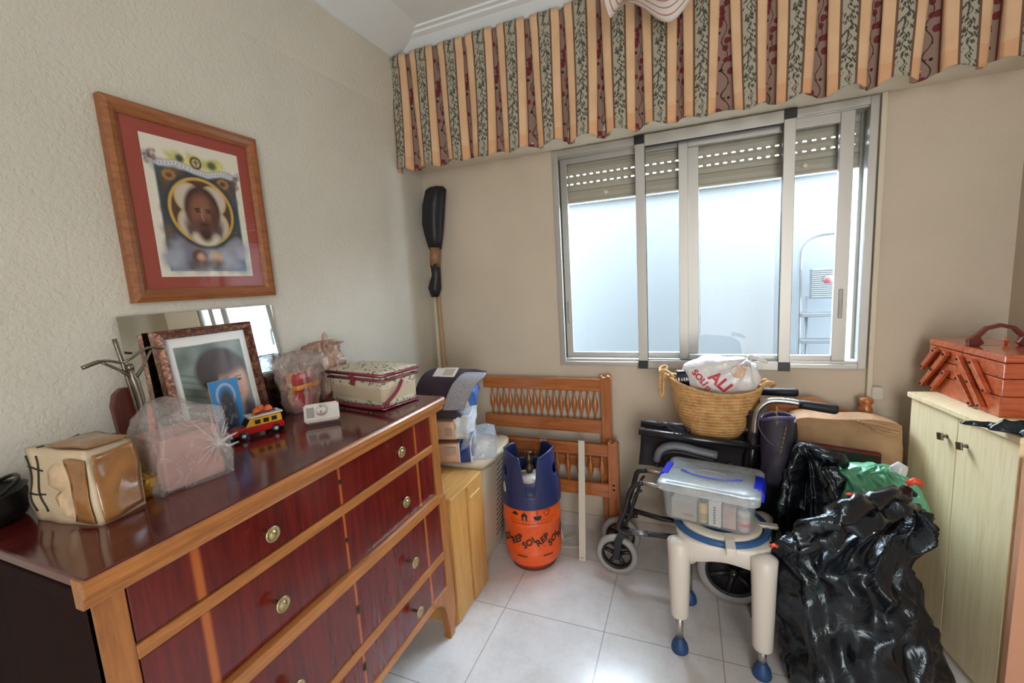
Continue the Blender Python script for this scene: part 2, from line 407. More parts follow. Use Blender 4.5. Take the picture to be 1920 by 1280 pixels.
# sliding screen frame in the room side track
xc0, xc1 = X(1194, YW-.03), X(1486, YW-.03)
sc_ = obj('screen_frame', frame_mb(xc0, oz0-.02, xc1, oz1+.014, YW-.034, YW-.016, .046, .046, .042, .052), M_alu, win)
for x in (xc0-.002, xc1-.045):
    for z in (oz0-.022, oz1-.026): obj('corner_cap', MB().box((x, YW-.037, z), (x+.047, YW-.0345, z+.042), .001), M_blk, sc_)
gk = MB().box((xc0+.046, YW-.03, oz1-.044), (xc1-.046, YW-.02, oz1-.036)).box((xc0+.046, YW-.03, oz0+.022), (xc1-.046, YW-.02, oz0+.026)).box((xc0+.045, YW-.03, oz0+.02), (xc0+.0485, YW-.02, oz1-.04)).box((xc1-.0485, YW-.03, oz0+.02), (xc1-.045, YW-.02, oz1-.04))
obj('gasket', gk, M_blk, sc_)
# roller shutter with lit slots
M_slat = mat('grey_shutter_slats', 'A9A595', .5)
sh = MB(); zb = 1.868; ys = 2.43; nsl = 7; hs = .043
for k in range(nsl):
    z0 = zb+(.05 if k else 0)+max(0, k-1)*hs-.002; h = (.05 if k == 0 else hs)+.003
    a = [(0, 0), (.007, .003), (.009, h/2), (.007, h-.003), (0, h)]
    if k in (0, 3, 4, 5, 6): sh.sweep([(0, 0)]+a[1:-1]+[(0, h)], (ox0, ys, z0), (ox1, ys, z0), (0, -1, 0)); continue
    # slotted slat: solid body, then teeth that leave gaps of daylight
    sh.sweep([(0, 0), (.007, .004), (.009, h*.5), (.007, h*.80), (0, h*.80)], (ox0, ys, z0), (ox1, ys, z0), (0, -1, 0))
    x = ox0
    while x < ox1:
        sh.box((x, ys-.007, z0+h*.80), (min(x+.020, ox1), ys, z0+h)); x += .036
struct_sh = obj('roller_shutter', sh, M_slat, win)
obj('end_bar', MB().box((ox0, ys-.012, zb-.012), (ox1, ys+.006, zb), .002), M_slat, struct_sh)
for px in (1136, 1510):
    p = at(px, 352 if px < 1300 else 304, 1, ys-.012)
    obj('stopper', MB().lathe([(.004, -.002), (.012, 0), (.012, .006), (.006, .01)], mtx=Matrix.Translation((p.x, ys-.009, zb+.026)) @ Matrix.Rotation(radians(90), 4, 'X'), n=16), mat('cream_plastic', 'D6D0BC', .4), struct_sh)
g = MB(); g.box((ox0, ys-.02, oz0), (ox0+.02, ys+.02, oz1)); g.box((ox1-.02, ys-.02, oz0), (ox1, ys+.02, oz1)); obj('shutter_guide', g, M_alu, win)
# step ladder outside
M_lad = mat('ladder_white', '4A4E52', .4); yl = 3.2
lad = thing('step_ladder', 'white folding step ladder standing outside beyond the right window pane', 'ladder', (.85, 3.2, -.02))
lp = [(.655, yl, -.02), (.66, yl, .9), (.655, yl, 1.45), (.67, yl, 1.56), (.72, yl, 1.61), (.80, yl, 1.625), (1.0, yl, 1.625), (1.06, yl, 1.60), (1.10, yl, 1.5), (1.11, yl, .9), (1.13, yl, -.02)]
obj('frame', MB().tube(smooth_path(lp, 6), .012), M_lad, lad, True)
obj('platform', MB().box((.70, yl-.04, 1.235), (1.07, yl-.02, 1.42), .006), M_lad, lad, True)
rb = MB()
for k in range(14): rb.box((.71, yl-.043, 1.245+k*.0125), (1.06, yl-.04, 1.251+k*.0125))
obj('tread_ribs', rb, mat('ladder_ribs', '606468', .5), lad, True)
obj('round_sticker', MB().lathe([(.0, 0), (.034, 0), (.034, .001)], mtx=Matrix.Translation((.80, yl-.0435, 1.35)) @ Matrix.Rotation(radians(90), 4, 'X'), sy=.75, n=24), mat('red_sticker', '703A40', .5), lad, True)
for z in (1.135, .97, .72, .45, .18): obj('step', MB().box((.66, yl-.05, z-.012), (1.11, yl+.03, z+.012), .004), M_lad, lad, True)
for x in (.70, 1.08): obj('rear_leg', MB().tube([(x, yl+.02, 1.25), (x+.02, yl+.1, -.02)], .01), M_lad, lad, True)

# ------------------------------------------------------------------ valance
def valance_mat():
    t = NT('striped_leaf_fabric'); uv = t.n('UVMap', uv_map='UV'); s = t.n('SeparateXYZ'); t.l(uv.outputs[0], s.inputs[0])
    u, v = s.outputs[0], s.outputs[1]; f = t.M('FRACT', t.M('ADD', u, .5)); c = t.M('SUBTRACT', f, .5)   # -.5...5, leaf at 0
    ac = t.M('ABSOLUTE', c); P = .17
    x = t.M('MULTIPLY', c, P); xf = t.M('MULTIPLY', t.M('SUBTRACT', f, 0), 1)
    xg = t.M('MULTIPLY', t.M('SUBTRACT', t.M('FRACT', u), .5), P)
    cream = lin('DDB083'); n = t.noise(t.coord('Object'), 9, 2)
    col = t.ramp(n, (.3, lin('D3AA84')), (.7, lin('DCB894')))
    # leaf band
    w1 = t.M('LESS_THAN', ac, .160); w2 = t.M('LESS_THAN', ac, .120)
    col = t.mix(w1, col, lin('6E5440'))
    rope = t.M('GREATER_THAN', t.M('FRACT', t.M('MULTIPLY', t.M('ADD', v, ac), 160)), .5)
    col = t.mix(t.M('MULTIPLY', t.M('LESS_THAN', ac, .138), t.M('MULTIPLY', rope, .55)), col, lin('4A3A33'))
    leaf = lin('A79F8E'); col = t.mix(w2, col, leaf)
    vine = t.M('ABSOLUTE', t.M('SUBTRACT', x, t.M('MULTIPLY', t.M('SINE', t.M('MULTIPLY', v, 150)), .006)))
    m1 = t.M('LESS_THAN', vine, .0016)
    cb = t.n('CombineXYZ'); t.l(t.M('MULTIPLY', x, 1.0), cb.inputs[0]); t.l(t.M('MULTIPLY', t.M('ADD', v, t.M('MULTIPLY', t.M('ABSOLUTE', x), 1.2)), .62), cb.inputs[1])
    vo = t.n('TexVoronoi'); t.l(cb.outputs[0], vo.inputs['Vector']); vo.inputs['Scale'].default_value = 115
    m2 = t.M('LESS_THAN', vo.outputs['Distance'], .42)
    col = t.mix(t.M('MULTIPLY', w2, t.M('MAXIMUM', m1, m2)), col, lin('48493F'))
    # floral band in the fold
    w3 = t.M('GREATER_THAN', ac, .355); col = t.mix(w3, col, lin('5A3A33')); w4 = t.M('GREATER_THAN', ac, .368); col = t.mix(w4, col, lin('8C7468'))
    vine = t.M('ABSOLUTE', t.M('SUBTRACT', xg, t.M('MULTIPLY', t.M('SINE', t.M('MULTIPLY', v, 62)), .011))); m1 = t.M('LESS_THAN', vine, .0019)
    cb = t.n('CombineXYZ'); t.l(xg, cb.inputs[0]); t.l(v, cb.inputs[1]); vo = t.n('TexVoronoi'); t.l(cb.outputs[0], vo.inputs['Vector']); vo.inputs['Scale'].default_value = 36
    ros = t.M('MULTIPLY', t.M('LESS_THAN', vo.outputs['Distance'], .46), t.M('GREATER_THAN', t.M('FRACT', t.M('MULTIPLY', vo.outputs['Color'], 3.7)), .45))
    lf = t.M('MULTIPLY', t.M('LESS_THAN', vo.outputs['Distance'], .24), t.M('SUBTRACT', 1, ros))
    col = t.mix(t.M('MULTIPLY', w4, ros), col, lin('6A2C32')); col = t.mix(t.M('MULTIPLY', w4, t.M('MAXIMUM', lf, m1)), col, lin('2E2722'))
    # hem
    hm = t.M('MULTIPLY', t.M('LESS_THAN', v, .062), t.M('SUBTRACT', 1, t.M('MAXIMUM', w1, w3)))
    col = t.mix(t.M('MULTIPLY', hm, .45), col, lin('CF9468'))
    t.l(col, t.b.inputs['Base Color']); t.b.inputs['Roughness'].default_value = .85; t.b.inputs['Specular IOR Level'].default_value = .2
    t.b.inputs['Sheen Weight'].default_value = .15
    return t.m
def build_valance():
    P = .1655; x0 = -1.427; zt, zb_ = 2.664, 2.088; rnd = random.Random(4)
    prof = [(0, 0), (.15, -.004), (.30, 0), (.335, .0), (.345, .028), (.40, .032), (.5, .034)]  # (u, inward)
    us = []
    for k in range(-1, 17):
        for a, d in ([(-p, q) for p, q in prof[::-1][:-1]]+prof)[:-1]: us.append((k, a, d))
    us = [q for q in us if not (q[0] == -1 and q[1] < .45)]
    nv = 26; vs = []; uvs = []
    dep = {k: rnd.uniform(.8, 1.5) for k in range(-2, 19)}; gap = {k: rnd.uniform(.8, 1.35) for k in range(-2, 19)}; swing = {k: rnd.uniform(-.012, .012) for k in range(-2, 19)}
    for j in range(nv+1):
        v = j/nv
        for (k, a, d) in us:
            fall = 1-v
            fold = k if a > 0 else k-1      # which recess this side belongs to
            # visible width of recess grows toward the hem
            # lateral position: panel half width .40P, recess .10P
            g_ = (.07+.06*fall)*gap[fold]; aa = abs(a)
            if aa <= .335: xx = aa/.335*(.5-g_)
            else: xx = (.5-g_)+(aa-.335)/.165*g_ - (.012/P*(1 if aa < .36 else 0))
            x = x0+(k+math.copysign(xx, a) if a else k)*P + swing[k]*fall*fall
            y = 2.090+d*dep[fold]*(.55+.45*fall)-.012*fall*cos(a*6)+.004*sin(k*2.1+v*4)
            z = zb_+(zt-zb_)*v
            if v < .04: z += .012*cos(a*7+k)*(1-v/.04)+(.006 if aa > .34 else 0)
            if v > .9 and aa < .34: y -= .006*sin((v-.9)*31.4)
            if x < XL+.004: x = XL+.004
            vs.append((x, y, z)); uvs.append((k+a, z-zb_))
    n = len(us); mb = MB(); mb.smooth = True
    mb.add(vs, [(j*n+i, j*n+i+1, (j+1)*n+i+1, (j+1)*n+i) for j in range(nv) for i in range(n-1) if vs[j*n+i+1][0] < XR-.003])
    c = Vector((-.14, 2.11, 2.08)); mb.v = [tuple(Vector(p)-c) for p in mb.v]
    me = bpy.data.meshes.new('valance'); me.from_pydata(mb.v, [], mb.f); me.materials.append(valance_mat())
    ul = me.uv_layers.new(name='UV'); li = np.zeros(len(me.loops), dtype=np.int32); me.loops.foreach_get('vertex_index', li)
    ul.data.foreach_set('uv', np.array(uvs, dtype=np.float32)[li].ravel()); me.polygons.foreach_set('use_smooth', [True]*len(me.polygons))
    o = bpy.data.objects.new('curtain_valance', me); COL.objects.link(o); o.location = c
    o['label'] = 'long pleated fabric valance with peach, leaf and rose stripes hanging above the window'; o['category'] = 'curtain'
    m = o.modifiers.new('solid', 'SOLIDIFY'); m.thickness = .0025; m.offset = 0
build_valance()
# ceiling lamp: wavy glass dish with pink rings
def lampmat():
    t = NT('pink_ringed_glass'); uv = t.n('UVMap', uv_map='UV'); s = t.n('SeparateXYZ'); t.l(uv.outputs[0], s.inputs[0])
    r = t.M('FRACT', t.M('MULTIPLY', s.outputs[1], 11)); k = t.M('LESS_THAN', r, .2)
    t.l(t.mix(k, lin('E6D6D0'), lin('A07A76')), t.b.inputs['Base Color']); t.b.inputs['Roughness'].default_value = .15
    t.b.inputs['Subsurface Weight'].default_value = .3; t.b.inputs['Coat Weight'].default_value = .5
    return t.m
def build_lamp():
    cx, cy = -.085, 1.745; root = thing('ceiling_lamp', 'ceiling lamp with a wavy pink ringed glass shade in front of the valance', 'lamp', (cx, cy, 2.39))
    nu, nv = 96, 20; vs = []; uvs = []
    for j in range(nv+1):
        v = j/nv; 
        for i in range(nu):
            t = 2*pi*i/nu; w = cos(4*t+.75); r = .19*v*(1-.06*w)
            z = 2.525-.015-.10*v**2.2*(.5+.5*(w if w > -1 else w)) - .015*v
            vs.append((cx+r*cos(t), cy+r*sin(t), z)); uvs.append((i/nu, v))
    fs = [(j*nu+i, j*nu+(i+1) % nu, (j+1)*nu+(i+1) % nu, (j+1)*nu+i) for j in range(nv) for i in range(nu)]
    mb = MB(); mb.smooth = True; mb.add(vs, fs); o = obj('glass_shade', mb, lampmat(), root, True, solid=.004)
    me = o.data; ul = me.uv_layers.new(name='UV'); li = np.zeros(len(me.loops), dtype=np.int32); me.loops.foreach_get('vertex_index', li)
    ul.data.foreach_set('uv', np.array(uvs, dtype=np.float32)[li].ravel())
    obj('stem', MB().tube([(cx, cy, 2.45), (cx, cy, 2.70)], .008), mat('brass', 'B08D4A', .3, .9), root, True)
    obj('ceiling_rose', MB().lathe([(.05, 0), (.055, .015), (.03, .035), (.01, .04)][::-1], (cx, cy, ZC+.03)), mat('brass', ''), root, True)
    obj('bulb', MB().lathe([(.002, -.03), (.02, -.022), (.028, 0), (.02, .022), (.012, .035), (.012, .05)], (cx, cy, 2.50)), mat('opal_glass', 'F4EFE2', .3), root, True)
build_lamp()

# ------------------------------------------------------------------ chest of drawers
T = 1.02
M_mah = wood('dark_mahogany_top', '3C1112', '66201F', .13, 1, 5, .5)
M_mahs = wood('shaded_mahogany_side', '170706', '240B09', .8, 2, 4, 0); M_mahs.node_tree.nodes['Principled BSDF'].inputs['Specular IOR Level'].default_value = .15  # backlit darkness of the near side is put into this wood colour
M_oak = wood('honey_wood_trim', '8A5428', 'B8783E', .32, 1, 5, .25); M_oakz = wood('honey_wood_post', '84502A', 'B07238', .32, 2, 5, .25)
M_brass = mat('pale_brass', 'C9B98A', .28, .85); M_hole = mat('dark_hole', '0A0605', .8)
dr = thing('chest_of_drawers', 'long dark mahogany chest of four drawers with honey coloured trim and brass knobs', 'chest of drawers', (-1.19, .885, 0))
xf = -.925; ya, yb = .338, 1.425; xb = -1.455
Ly = lambda y: y-.885
M_drw = wood('mahogany_drawer_front', '4A0F0C', '6E1C14', .22, 2, 3, .35, stripes=(1, [(Ly(.505), .012), (Ly(.90), .006), (Ly(1.275), .008)], 'A85A28'))
obj('top', MB().box((xb, ya-.015, T-.022), (-.893, yb+.012, T), .004), M_mah, dr, True)
md = [(0, 0), (.022, 0), (.026, .008), (.026, .016), (.032, .022), (.038, .030), (.038, .044), (.034, .050), (.03, .0525), (0, .0525)]
obj('moulding', MB().sweep(md, (xf, ya-.018, T-.0545), (xf, yb+.012, T-.0545), (1, 0, 0)), M_oak, dr, True)
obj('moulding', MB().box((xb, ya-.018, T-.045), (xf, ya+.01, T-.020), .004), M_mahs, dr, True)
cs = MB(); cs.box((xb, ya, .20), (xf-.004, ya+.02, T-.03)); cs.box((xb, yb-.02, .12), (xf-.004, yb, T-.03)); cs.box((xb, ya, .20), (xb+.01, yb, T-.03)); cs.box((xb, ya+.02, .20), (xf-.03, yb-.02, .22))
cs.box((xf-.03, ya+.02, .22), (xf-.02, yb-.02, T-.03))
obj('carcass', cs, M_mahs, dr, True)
for y0, y1 in ((ya, .385), (1.378, yb)):
    obj('post', MB().box((xf-.02, y0, .60), (xf, y1, T-.05), .002).box((xf-.02, y0, .06 if y0 > 1 else .2), (xf+.012, y1, .615), .003), M_oakz, dr, True)
zr = [(.810, .838, 0), (.598, .632, .014), (.358, .388, .012), (.205, .232, .012)]
for z0, z1, e in zr: obj('rail', MB().box((xf-.015, .385, z0), (xf+e, 1.378, z1), .002), M_oak, dr, True)
zd = [(.840, .962, -.004), (.634, .808, -.004), (.390, .596, .008), (.234, .356, .008)]
kz = [.900, .719, .494, .302]
for i, (z0, z1, e) in enumerate(zd):
    d = obj('drawer', MB().box((xf-.2, .388, z0), (xf+e, 1.375, z1), .003), M_drw, dr, True)
    for y in (.655, 1.155):
        mt = Matrix.Translation((xf+e, y, kz[i])) @ Matrix.Rotation(radians(90), 4, 'Y')
        obj('knob', MB().lathe([(.005, 0), (.0045, .022), (.010, .026), (.018, .028), (.019, .031), (.0165, .033), (.0150, .0315), (.008, .0315), (.007, .034), (.001, .0345)], mtx=mt, n=28), M_brass, d, True)
    y = .90
    mt = Matrix.Translation((xf+e+.0005, y, kz[i]+.012)) @ Matrix.Rotation(radians(90), 4, 'Y')
    if i > 1: obj('keyhole_plate', MB().lathe([(.001, .001), (.009, .001), (.010, 0)][::-1], mtx=mt, sx=1.5, n=20), mat('aged_brass', '5E4A30', .45, .8), d, True)
    kk = MB().lathe([(.001, .0018), (.0045, .0018), (.0048, 0)][::-1], mtx=mt, n=14); kk.box((xf+e, y-.0022, kz[i]+.002), (xf+e+.0022, y+.0022, kz[i]+.012))
    obj('keyhole', kk, M_hole, d, True)
def bracket(y0, sgn):
    P = [(0, .235), (.16, .235), (.135, .205), (.105, .19), (.08, .165), (.066, .125), (.055, .07), (.05, .03), (.054, 0), (.02, 0), (.012, .05), (0, .12)]
    m = MB(); m.prism([(y0+sgn*a, z) for a, z in P], xf-.018, xf+.014, 0); return m
for y0, s_ in ((yb, -1), (ya, 1)):
    obj('foot', bracket(y0, s_), M_oakz, dr, True)
    obj('foot', MB().box((xb+.002, y0, 0), (xb+.04, y0+s_*.04, .2), .004), M_mahs, dr, True)

# ------------------------------------------------------------------ framed picture on the left wall
def wp(px, py, x=XL): return at(px, py, 0, x)
pTL, pTR, pBR, pBL = [wp(*p, XL+.03) for p in ((191, 176), (485, 259), (514, 552), (251, 570))]
y0, y1 = (pTL.y+pBL.y)/2, (pTR.y+pBR.y)/2; z0, z1 = (pBL.z+pBR.z)/2, (pTL.z+pTR.z)/2; Wp, Hp = y1-y0, z1-z0
M_pfr = wood('walnut_picture_frame', '7A4420', 'A5683A', .4, 1, 6, .2)
pic = thing('framed_picture', 'framed devotional print with red mount hanging on the left wall above the mirror', 'picture', (XL, (y0+y1)/2, z0))
fb = .038
def picframe(x0, x1, y0, y1, z0, z1, w):
    m = MB(); o = [(y0, z0), (y1, z0), (y1, z1), (y0, z1)]; n_ = [(y0+w, z0+w), (y1-w, z0+w), (y1-w, z1-w), (y0+w, z1-w)]
    q = [(a, b, x0, x1-.006, x1, x1-.012) for a, b in zip(o, n_)]
    vs = []
    for (oy, oz), (iy, iz) in zip(o, n_):
        vs += [(x0, oy, oz), (x1-.006, oy, oz), (x1, oy+(iy-oy)*.35, oz+(iz-oz)*.35), (x1-.004, oy+(iy-oy)*.7, oz+(iz-oz)*.7), (x1-.012, iy, iz), (x0, iy, iz)]
    m.add(vs, [(i*6+k, ((i+1) % 4)*6+k, ((i+1) % 4)*6+(k+1) % 6, i*6+(k+1) % 6) for i in range(4) for k in range(6)]); return m
obj('frame', picframe(XL+.002, XL+.032, y0, y1, z0, z1, fb), M_pfr, pic, True)
ua, ub, va, vb = .185, .835, .130, .868
obj('mount', MB().box((XL+.004, y0+fb*.8, z0+fb*.8), (XL+.014, y1-fb*.8, z1-fb*.8)), mat('brick_red_mount', '9A463A', .6), pic, True)
p = Paint(150, 200, 'D8D2C2', 1.35); p.rng = np.random.default_rng(5)
p.rect(.09, .04, .93, .80, '6E7F84'); p.rect(.10, .055, .92, .79, '3C4046'); p.rect(.13, .07, .89, .78, '4A4038')
p.speck(.12, .1, .9, .8, ['5A4A3E', '3A3836', '6A5240', '44505A'], 120, .02, .06, .8)
for sx_ in (.22, .78):
    for a in range(0, 360, 40): p.el(sx_+.05*cos(radians(a)), .74+.03*sin(radians(a)), .018, .012, 'B07A3A', .5, .8)
p.speck(.1, .07, .92, .26, ['8E95A4', 'A6A8B2', '6E7484', '7A6A70'], 90, .03, .075, .9)
p.ring(.51, .50, .345, .255, .11, '2E3A40'); p.el(.51, .50, .33, .245, '4E3A30', .05); p.ring(.51, .50, .33, .245, .045, 'C39A48')
for a in (45, 135, 225, 315): p.el(.51+.175*cos(radians(a)), .50+.13*sin(radians(a)), .15, .115, 'B59A4E', .05); p.el(.51+.175*cos(radians(a)), .50+.13*sin(radians(a)), .138, .105, 'C0B2A2', .15)
p.el(.38, .33, .05, .10, '3A302C', .4, .9, 25); p.el(.64, .33, .05, .10, '3A302C', .4, .9, -25)
p.el(.51, .30, .15, .06, 'D0C6B0', .2)
p.el(.51, .51, .19, .185, '3E2622', .1); p.el(.51, .46, .14, .17, '7A4E3C', .25); p.el(.51, .53, .09, .07, '86583F', .7, .8); p.el(.51, .335, .06, .06, '38231E', .4); p.el(.51, .39, .09, .05, '4E3126', .6, .9)
p.line([(.50, .52), (.495, .45), (.51, .435)], .008, 'A27658', .8); p.line([(.43, .515), (.475, .52)], .008, '2A1814'); p.line([(.545, .52), (.59, .515)], .008, '2A1814')
p.el(.455, .50, .022, .009, '2A1A16', .6); p.el(.565, .50, .022, .009, '2A1A16', .6); p.el(.51, .405, .04, .008, '3A1E18', .6); p.el(.62, .46, .03, .1, '2E1C18', .8, .7)
for cx_, c1, c2 in ((.40, '5A3A2A', 'C08E74'), (.58, 'B49A86', 'C9A896')):
    p.el(cx_, .155, .075, .05, c1, .25); p.el(cx_+.02, .145, .045, .035, c2, .4); p.el(cx_-.02, .10, .10, .035, '5A4038', .5, .8)
bn = [(.03, .86), (.14, .815), (.30, .835), (.48, .80), (.62, .785), (.78, .82), (.93, .80), (.985, .83)]
p.speck(.25, .85, .8, .90, ['C8C06A', 'D6CC7C', 'A8A860'], 40, .02, .05, .8); p.el(.35, .875, .04, .03, '3E4A38', .4); p.el(.68, .87, .05, .03, '4E5A40', .4)
p.line(bn, .03, '5A5E66'); p.line(bn, .025, 'C9CCD0')
for k in range(34):
    t_ = k/33*6.98; i = int(t_); f_ = t_-i; a, b = bn[i], bn[i+1]
    p.el(a[0]+(b[0]-a[0])*f_, a[1]+(b[1]-a[1])*f_, .006, .008, '4A5260', .6, .8)
p.ring(.51, .865, .05, .038, .25, '5A4A3A'); p.el(.51, .865, .035, .026, 'B7A98A', .3); p.line([(.51, .845), (.51, .885)], .006, '4A4038'); p.line([(.49, .87), (.53, .87)], .006, '4A4038')
p.speck(.02, .80, .12, .90, ['5A4A50', '7A6A66', '8A5A54'], 16, .01, .025); p.speck(.90, .70, .98, .84, ['5A4A50', '7A6A66', '8A5A54'], 16, .01, .025)
p.C *= 1.12; p.build('print', lambda u, v: Vector((XL+.0155, y0+Wp*(ua+(ub-ua)*u), z0+Hp*(va+(vb-va)*v))), paintmat('picture_print'), pic, world=True)
obj('glass', MB().box((XL+.018, y0+fb*.9, z0+fb*.9), (XL+.0195, y1-fb*.9, z1-fb*.9)), M_pane, pic, True)

# ------------------------------------------------------------------ mirror leaning on the wall
my0, my1, mz = .70, 1.185, 1.418
def lean(y, z, xb_, xt, z0_, z1_, d=0): return Vector((xb_+(xt-xb_)*(z-z0_)/(z1_-z0_)+d, y, z))
mq = lambda y, z, d: lean(y, z, XL+.045, XL+.008, T+.001, mz, d)
mir = thing('mirror', 'frameless rectangular mirror leaning on the left wall behind the photo frame', 'mirror', (XL+.04, .94, T))
mm = MB(); mm.hexa([mq(my0, T+.001, 0), mq(my1, T+.001, 0), mq(my1, T+.001, .005), mq(my0, T+.001, .005), mq(my0-.0, mz, 0), mq(my1, mz, 0), mq(my1, mz, .005), mq(my0, mz, .005)])
obj('mirror_glass', mm, mat('mirror_silver', 'E6ECE8', .015, 1), mir, True)
obj('backing', MB().hexa([mq(my0+.004, T+.001, -.005), mq(my1-.004, T+.001, -.005), mq(my1-.004, T+.001, -.0005), mq(my0+.004, T+.001, -.0005), mq(my0+.004, mz-.004, -.005), mq(my1-.004, mz-.004, -.005), mq(my1-.004, mz-.004, -.0005), mq(my0+.004, mz-.004, -.0005)]), mat('hardboard', '6A5040', .8), mir, True)

# ------------------------------------------------------------------ photograph of a child
F0, F1 = .758, 1.058; fz = 1.368
fq = lambda y, z, d=0: lean(y, z, -1.378, -1.424, T+.001, fz, d)
pf = thing('photo_frame', 'mottled bronze frame holding a portrait of a dark haired child, leaning before the mirror', 'photo frame', (-1.39, .9, T))
def ring_frame(q, y0, y1, z0, z1, w, d0, d1):
    m = MB(); vs = []
    for (oy, oz), (iy, iz) in zip([(y0, z0), (y1, z0), (y1, z1), (y0, z1)], [(y0+w, z0+w), (y1-w, z0+w), (y1-w, z1-w), (y0+w, z1-w)]):
        L = lambda k: (oy+(iy-oy)*k, oz+(iz-oz)*k)
        vs += [q(oy, oz, d0), q(*L(0), d1*.6), q(*L(.3), d1), q(*L(.75), d1*.9), q(*L(1), d1*.35), q(*L(1), d0)]
    m.add(vs, [(i*6+k, ((i+1) % 4)*6+k, ((i+1) % 4)*6+(k+1) % 6, i*6+(k+1) % 6) for i in range(4) for k in range(6)]); return m
t = NT('mottled_bronze'); v_ = t.coord('Object'); n_ = t.noise(v_, 70, 5, .75)
t.l(t.ramp(n_, (.35, lin('3A1E1C')), (.5, lin('6E4038')), (.66, lin('A88A5C'))), t.b.inputs['Base Color']); t.b.inputs['Metallic'].default_value = .55; t.b.inputs['Roughness'].default_value = .3; t.bump(n_, .4, .002); M_mot = t.m
obj('frame', ring_frame(fq, F0, F1, T+.002, fz, .026, -.014, .02), M_mot, pf, True)
obj('backing', MB().hexa([fq(F0+.003, T+.004, -.012), fq(F1-.003, T+.004, -.012), fq(F1-.003, T+.004, -.003), fq(F0+.003, T+.004, -.003), fq(F0+.003, fz-.003, -.012), fq(F1-.003, fz-.003, -.012), fq(F1-.003, fz-.003, -.003), fq(F0+.003, fz-.003, -.003)]), mat('hardboard', ''), pf, True)
p = Paint(120, 150, 'D2D3D0', 1.25)
p.rect(.085, -.1, .915, .90, '5E6A62'); 
p.speck(.1, .0, .9, .88, ['4A5650', '7E8A84', '8A948C', '39443E', '6A7A70'], 70, .05, .13, .9)
for k in range(6): p.line([(.1, .62-.07*k), (.5, .50-.07*k)], .012, '3A4642', .5)
p.rect(-.1, -.1, .085, 1.1, 'D2D3D0'); p.rect(.915, -.1, 1.1, 1.1, 'D2D3D0'); p.rect(-.1, .90, 1.1, 1.1, 'D2D3D0')
p.el(.60, .08, .34, .20, '3A3440', .25); p.el(.40, .07, .16, .14, '8A4A46', .4)
p.el(.66, .20, .12, .16, 'B08672', .3)
p.el(.56, .60, .30, .245, '2E201C', .1); p.el(.40, .36, .055, .075, 'B98672', .3)
p.el(.66, .42, .215, .255, 'C39682', .14); p.el(.60, .66, .24, .13, '36241F', .25); p.el(.74, .63, .12, .09, '3A2823', .4); p.el(.45, .55, .08, .14, '2E201C', .3)
p.el(.60, .60, .07, .10, '5A4C48', .9, .6); p.el(.78, .40, .09, .12, 'D2A894', .9, .7); p.el(.55, .34, .10, .1, 'BC8C76', .9, .6)
for cx_ in (.60, .78): p.el(cx_, .455, .036, .012, '2A1C1A', .5); p.line([(cx_-.045, .49), (cx_+.04, .495)], .008, '4A342C', .8)
p.line([(.71, .44), (.725, .375), (.705, .365)], .008, 'A07462', .9); p.el(.70, .29, .06, .014, '9A5A54', .5)
p.C *= 1.4; p.build('photograph', lambda u, v: fq(F0+.024+(F1-F0-.048)*u, T+.026+(fz-T-.05)*v, .002), paintmat('photo_print', .3), pf, world=True)
obj('glass', MB().hexa([fq(F0+.02, T+.022, .004), fq(F1-.02, T+.022, .004), fq(F1-.02, T+.022, .0055), fq(F0+.02, T+.022, .0055), fq(F0+.02, fz-.02, .004), fq(F1-.02, fz-.02, .004), fq(F1-.02, fz-.02, .0055), fq(F0+.02, fz-.02, .0055)]), M_pane, pf, True)
# blue card leaning on the photo
cq = lambda y, z, d=0: lean(y, z, -1.330, -1.350, T+.001, 1.19, d)
cdn = thing('holy_card', 'small bright blue card with a haloed figure leaning against the child portrait', 'card', (-1.28, .87, T))
obj('card', MB().hexa([cq(.845, T+.001, -.001), cq(.938, T+.001, -.001), cq(.938, T+.001, 0), cq(.845, T+.001, 0), cq(.845, 1.20, -.001), cq(.938, 1.20, -.001), cq(.938, 1.20, 0), cq(.845, 1.20, 0)]), mat('white_card', 'D8DCE0', .5), cdn, True)
p = Paint(60, 100, '2E86C4', 1.6); p.ring(.5, .72, .30, .20, .12, 'C9C4C8', .7); p.el(.5, .70, .16, .12, '4A5A70', .4); p.el(.5, .46, .27, .36, '2A3038', .25); p.el(.5, .62, .12, .09, '3E342E', .3); p.el(.5, .30, .40, .30, '23282E', .5, .8)
p.speck(.3, .2, .7, .6, ['6A7078', '8A6A50', '1E2228'], 24, .02, .06)
p.build('card_print', lambda u, v: cq(.8455+.092*u, T+.0015+.178*v, .0006), paintmat('card_ink', .4), cdn, world=True)

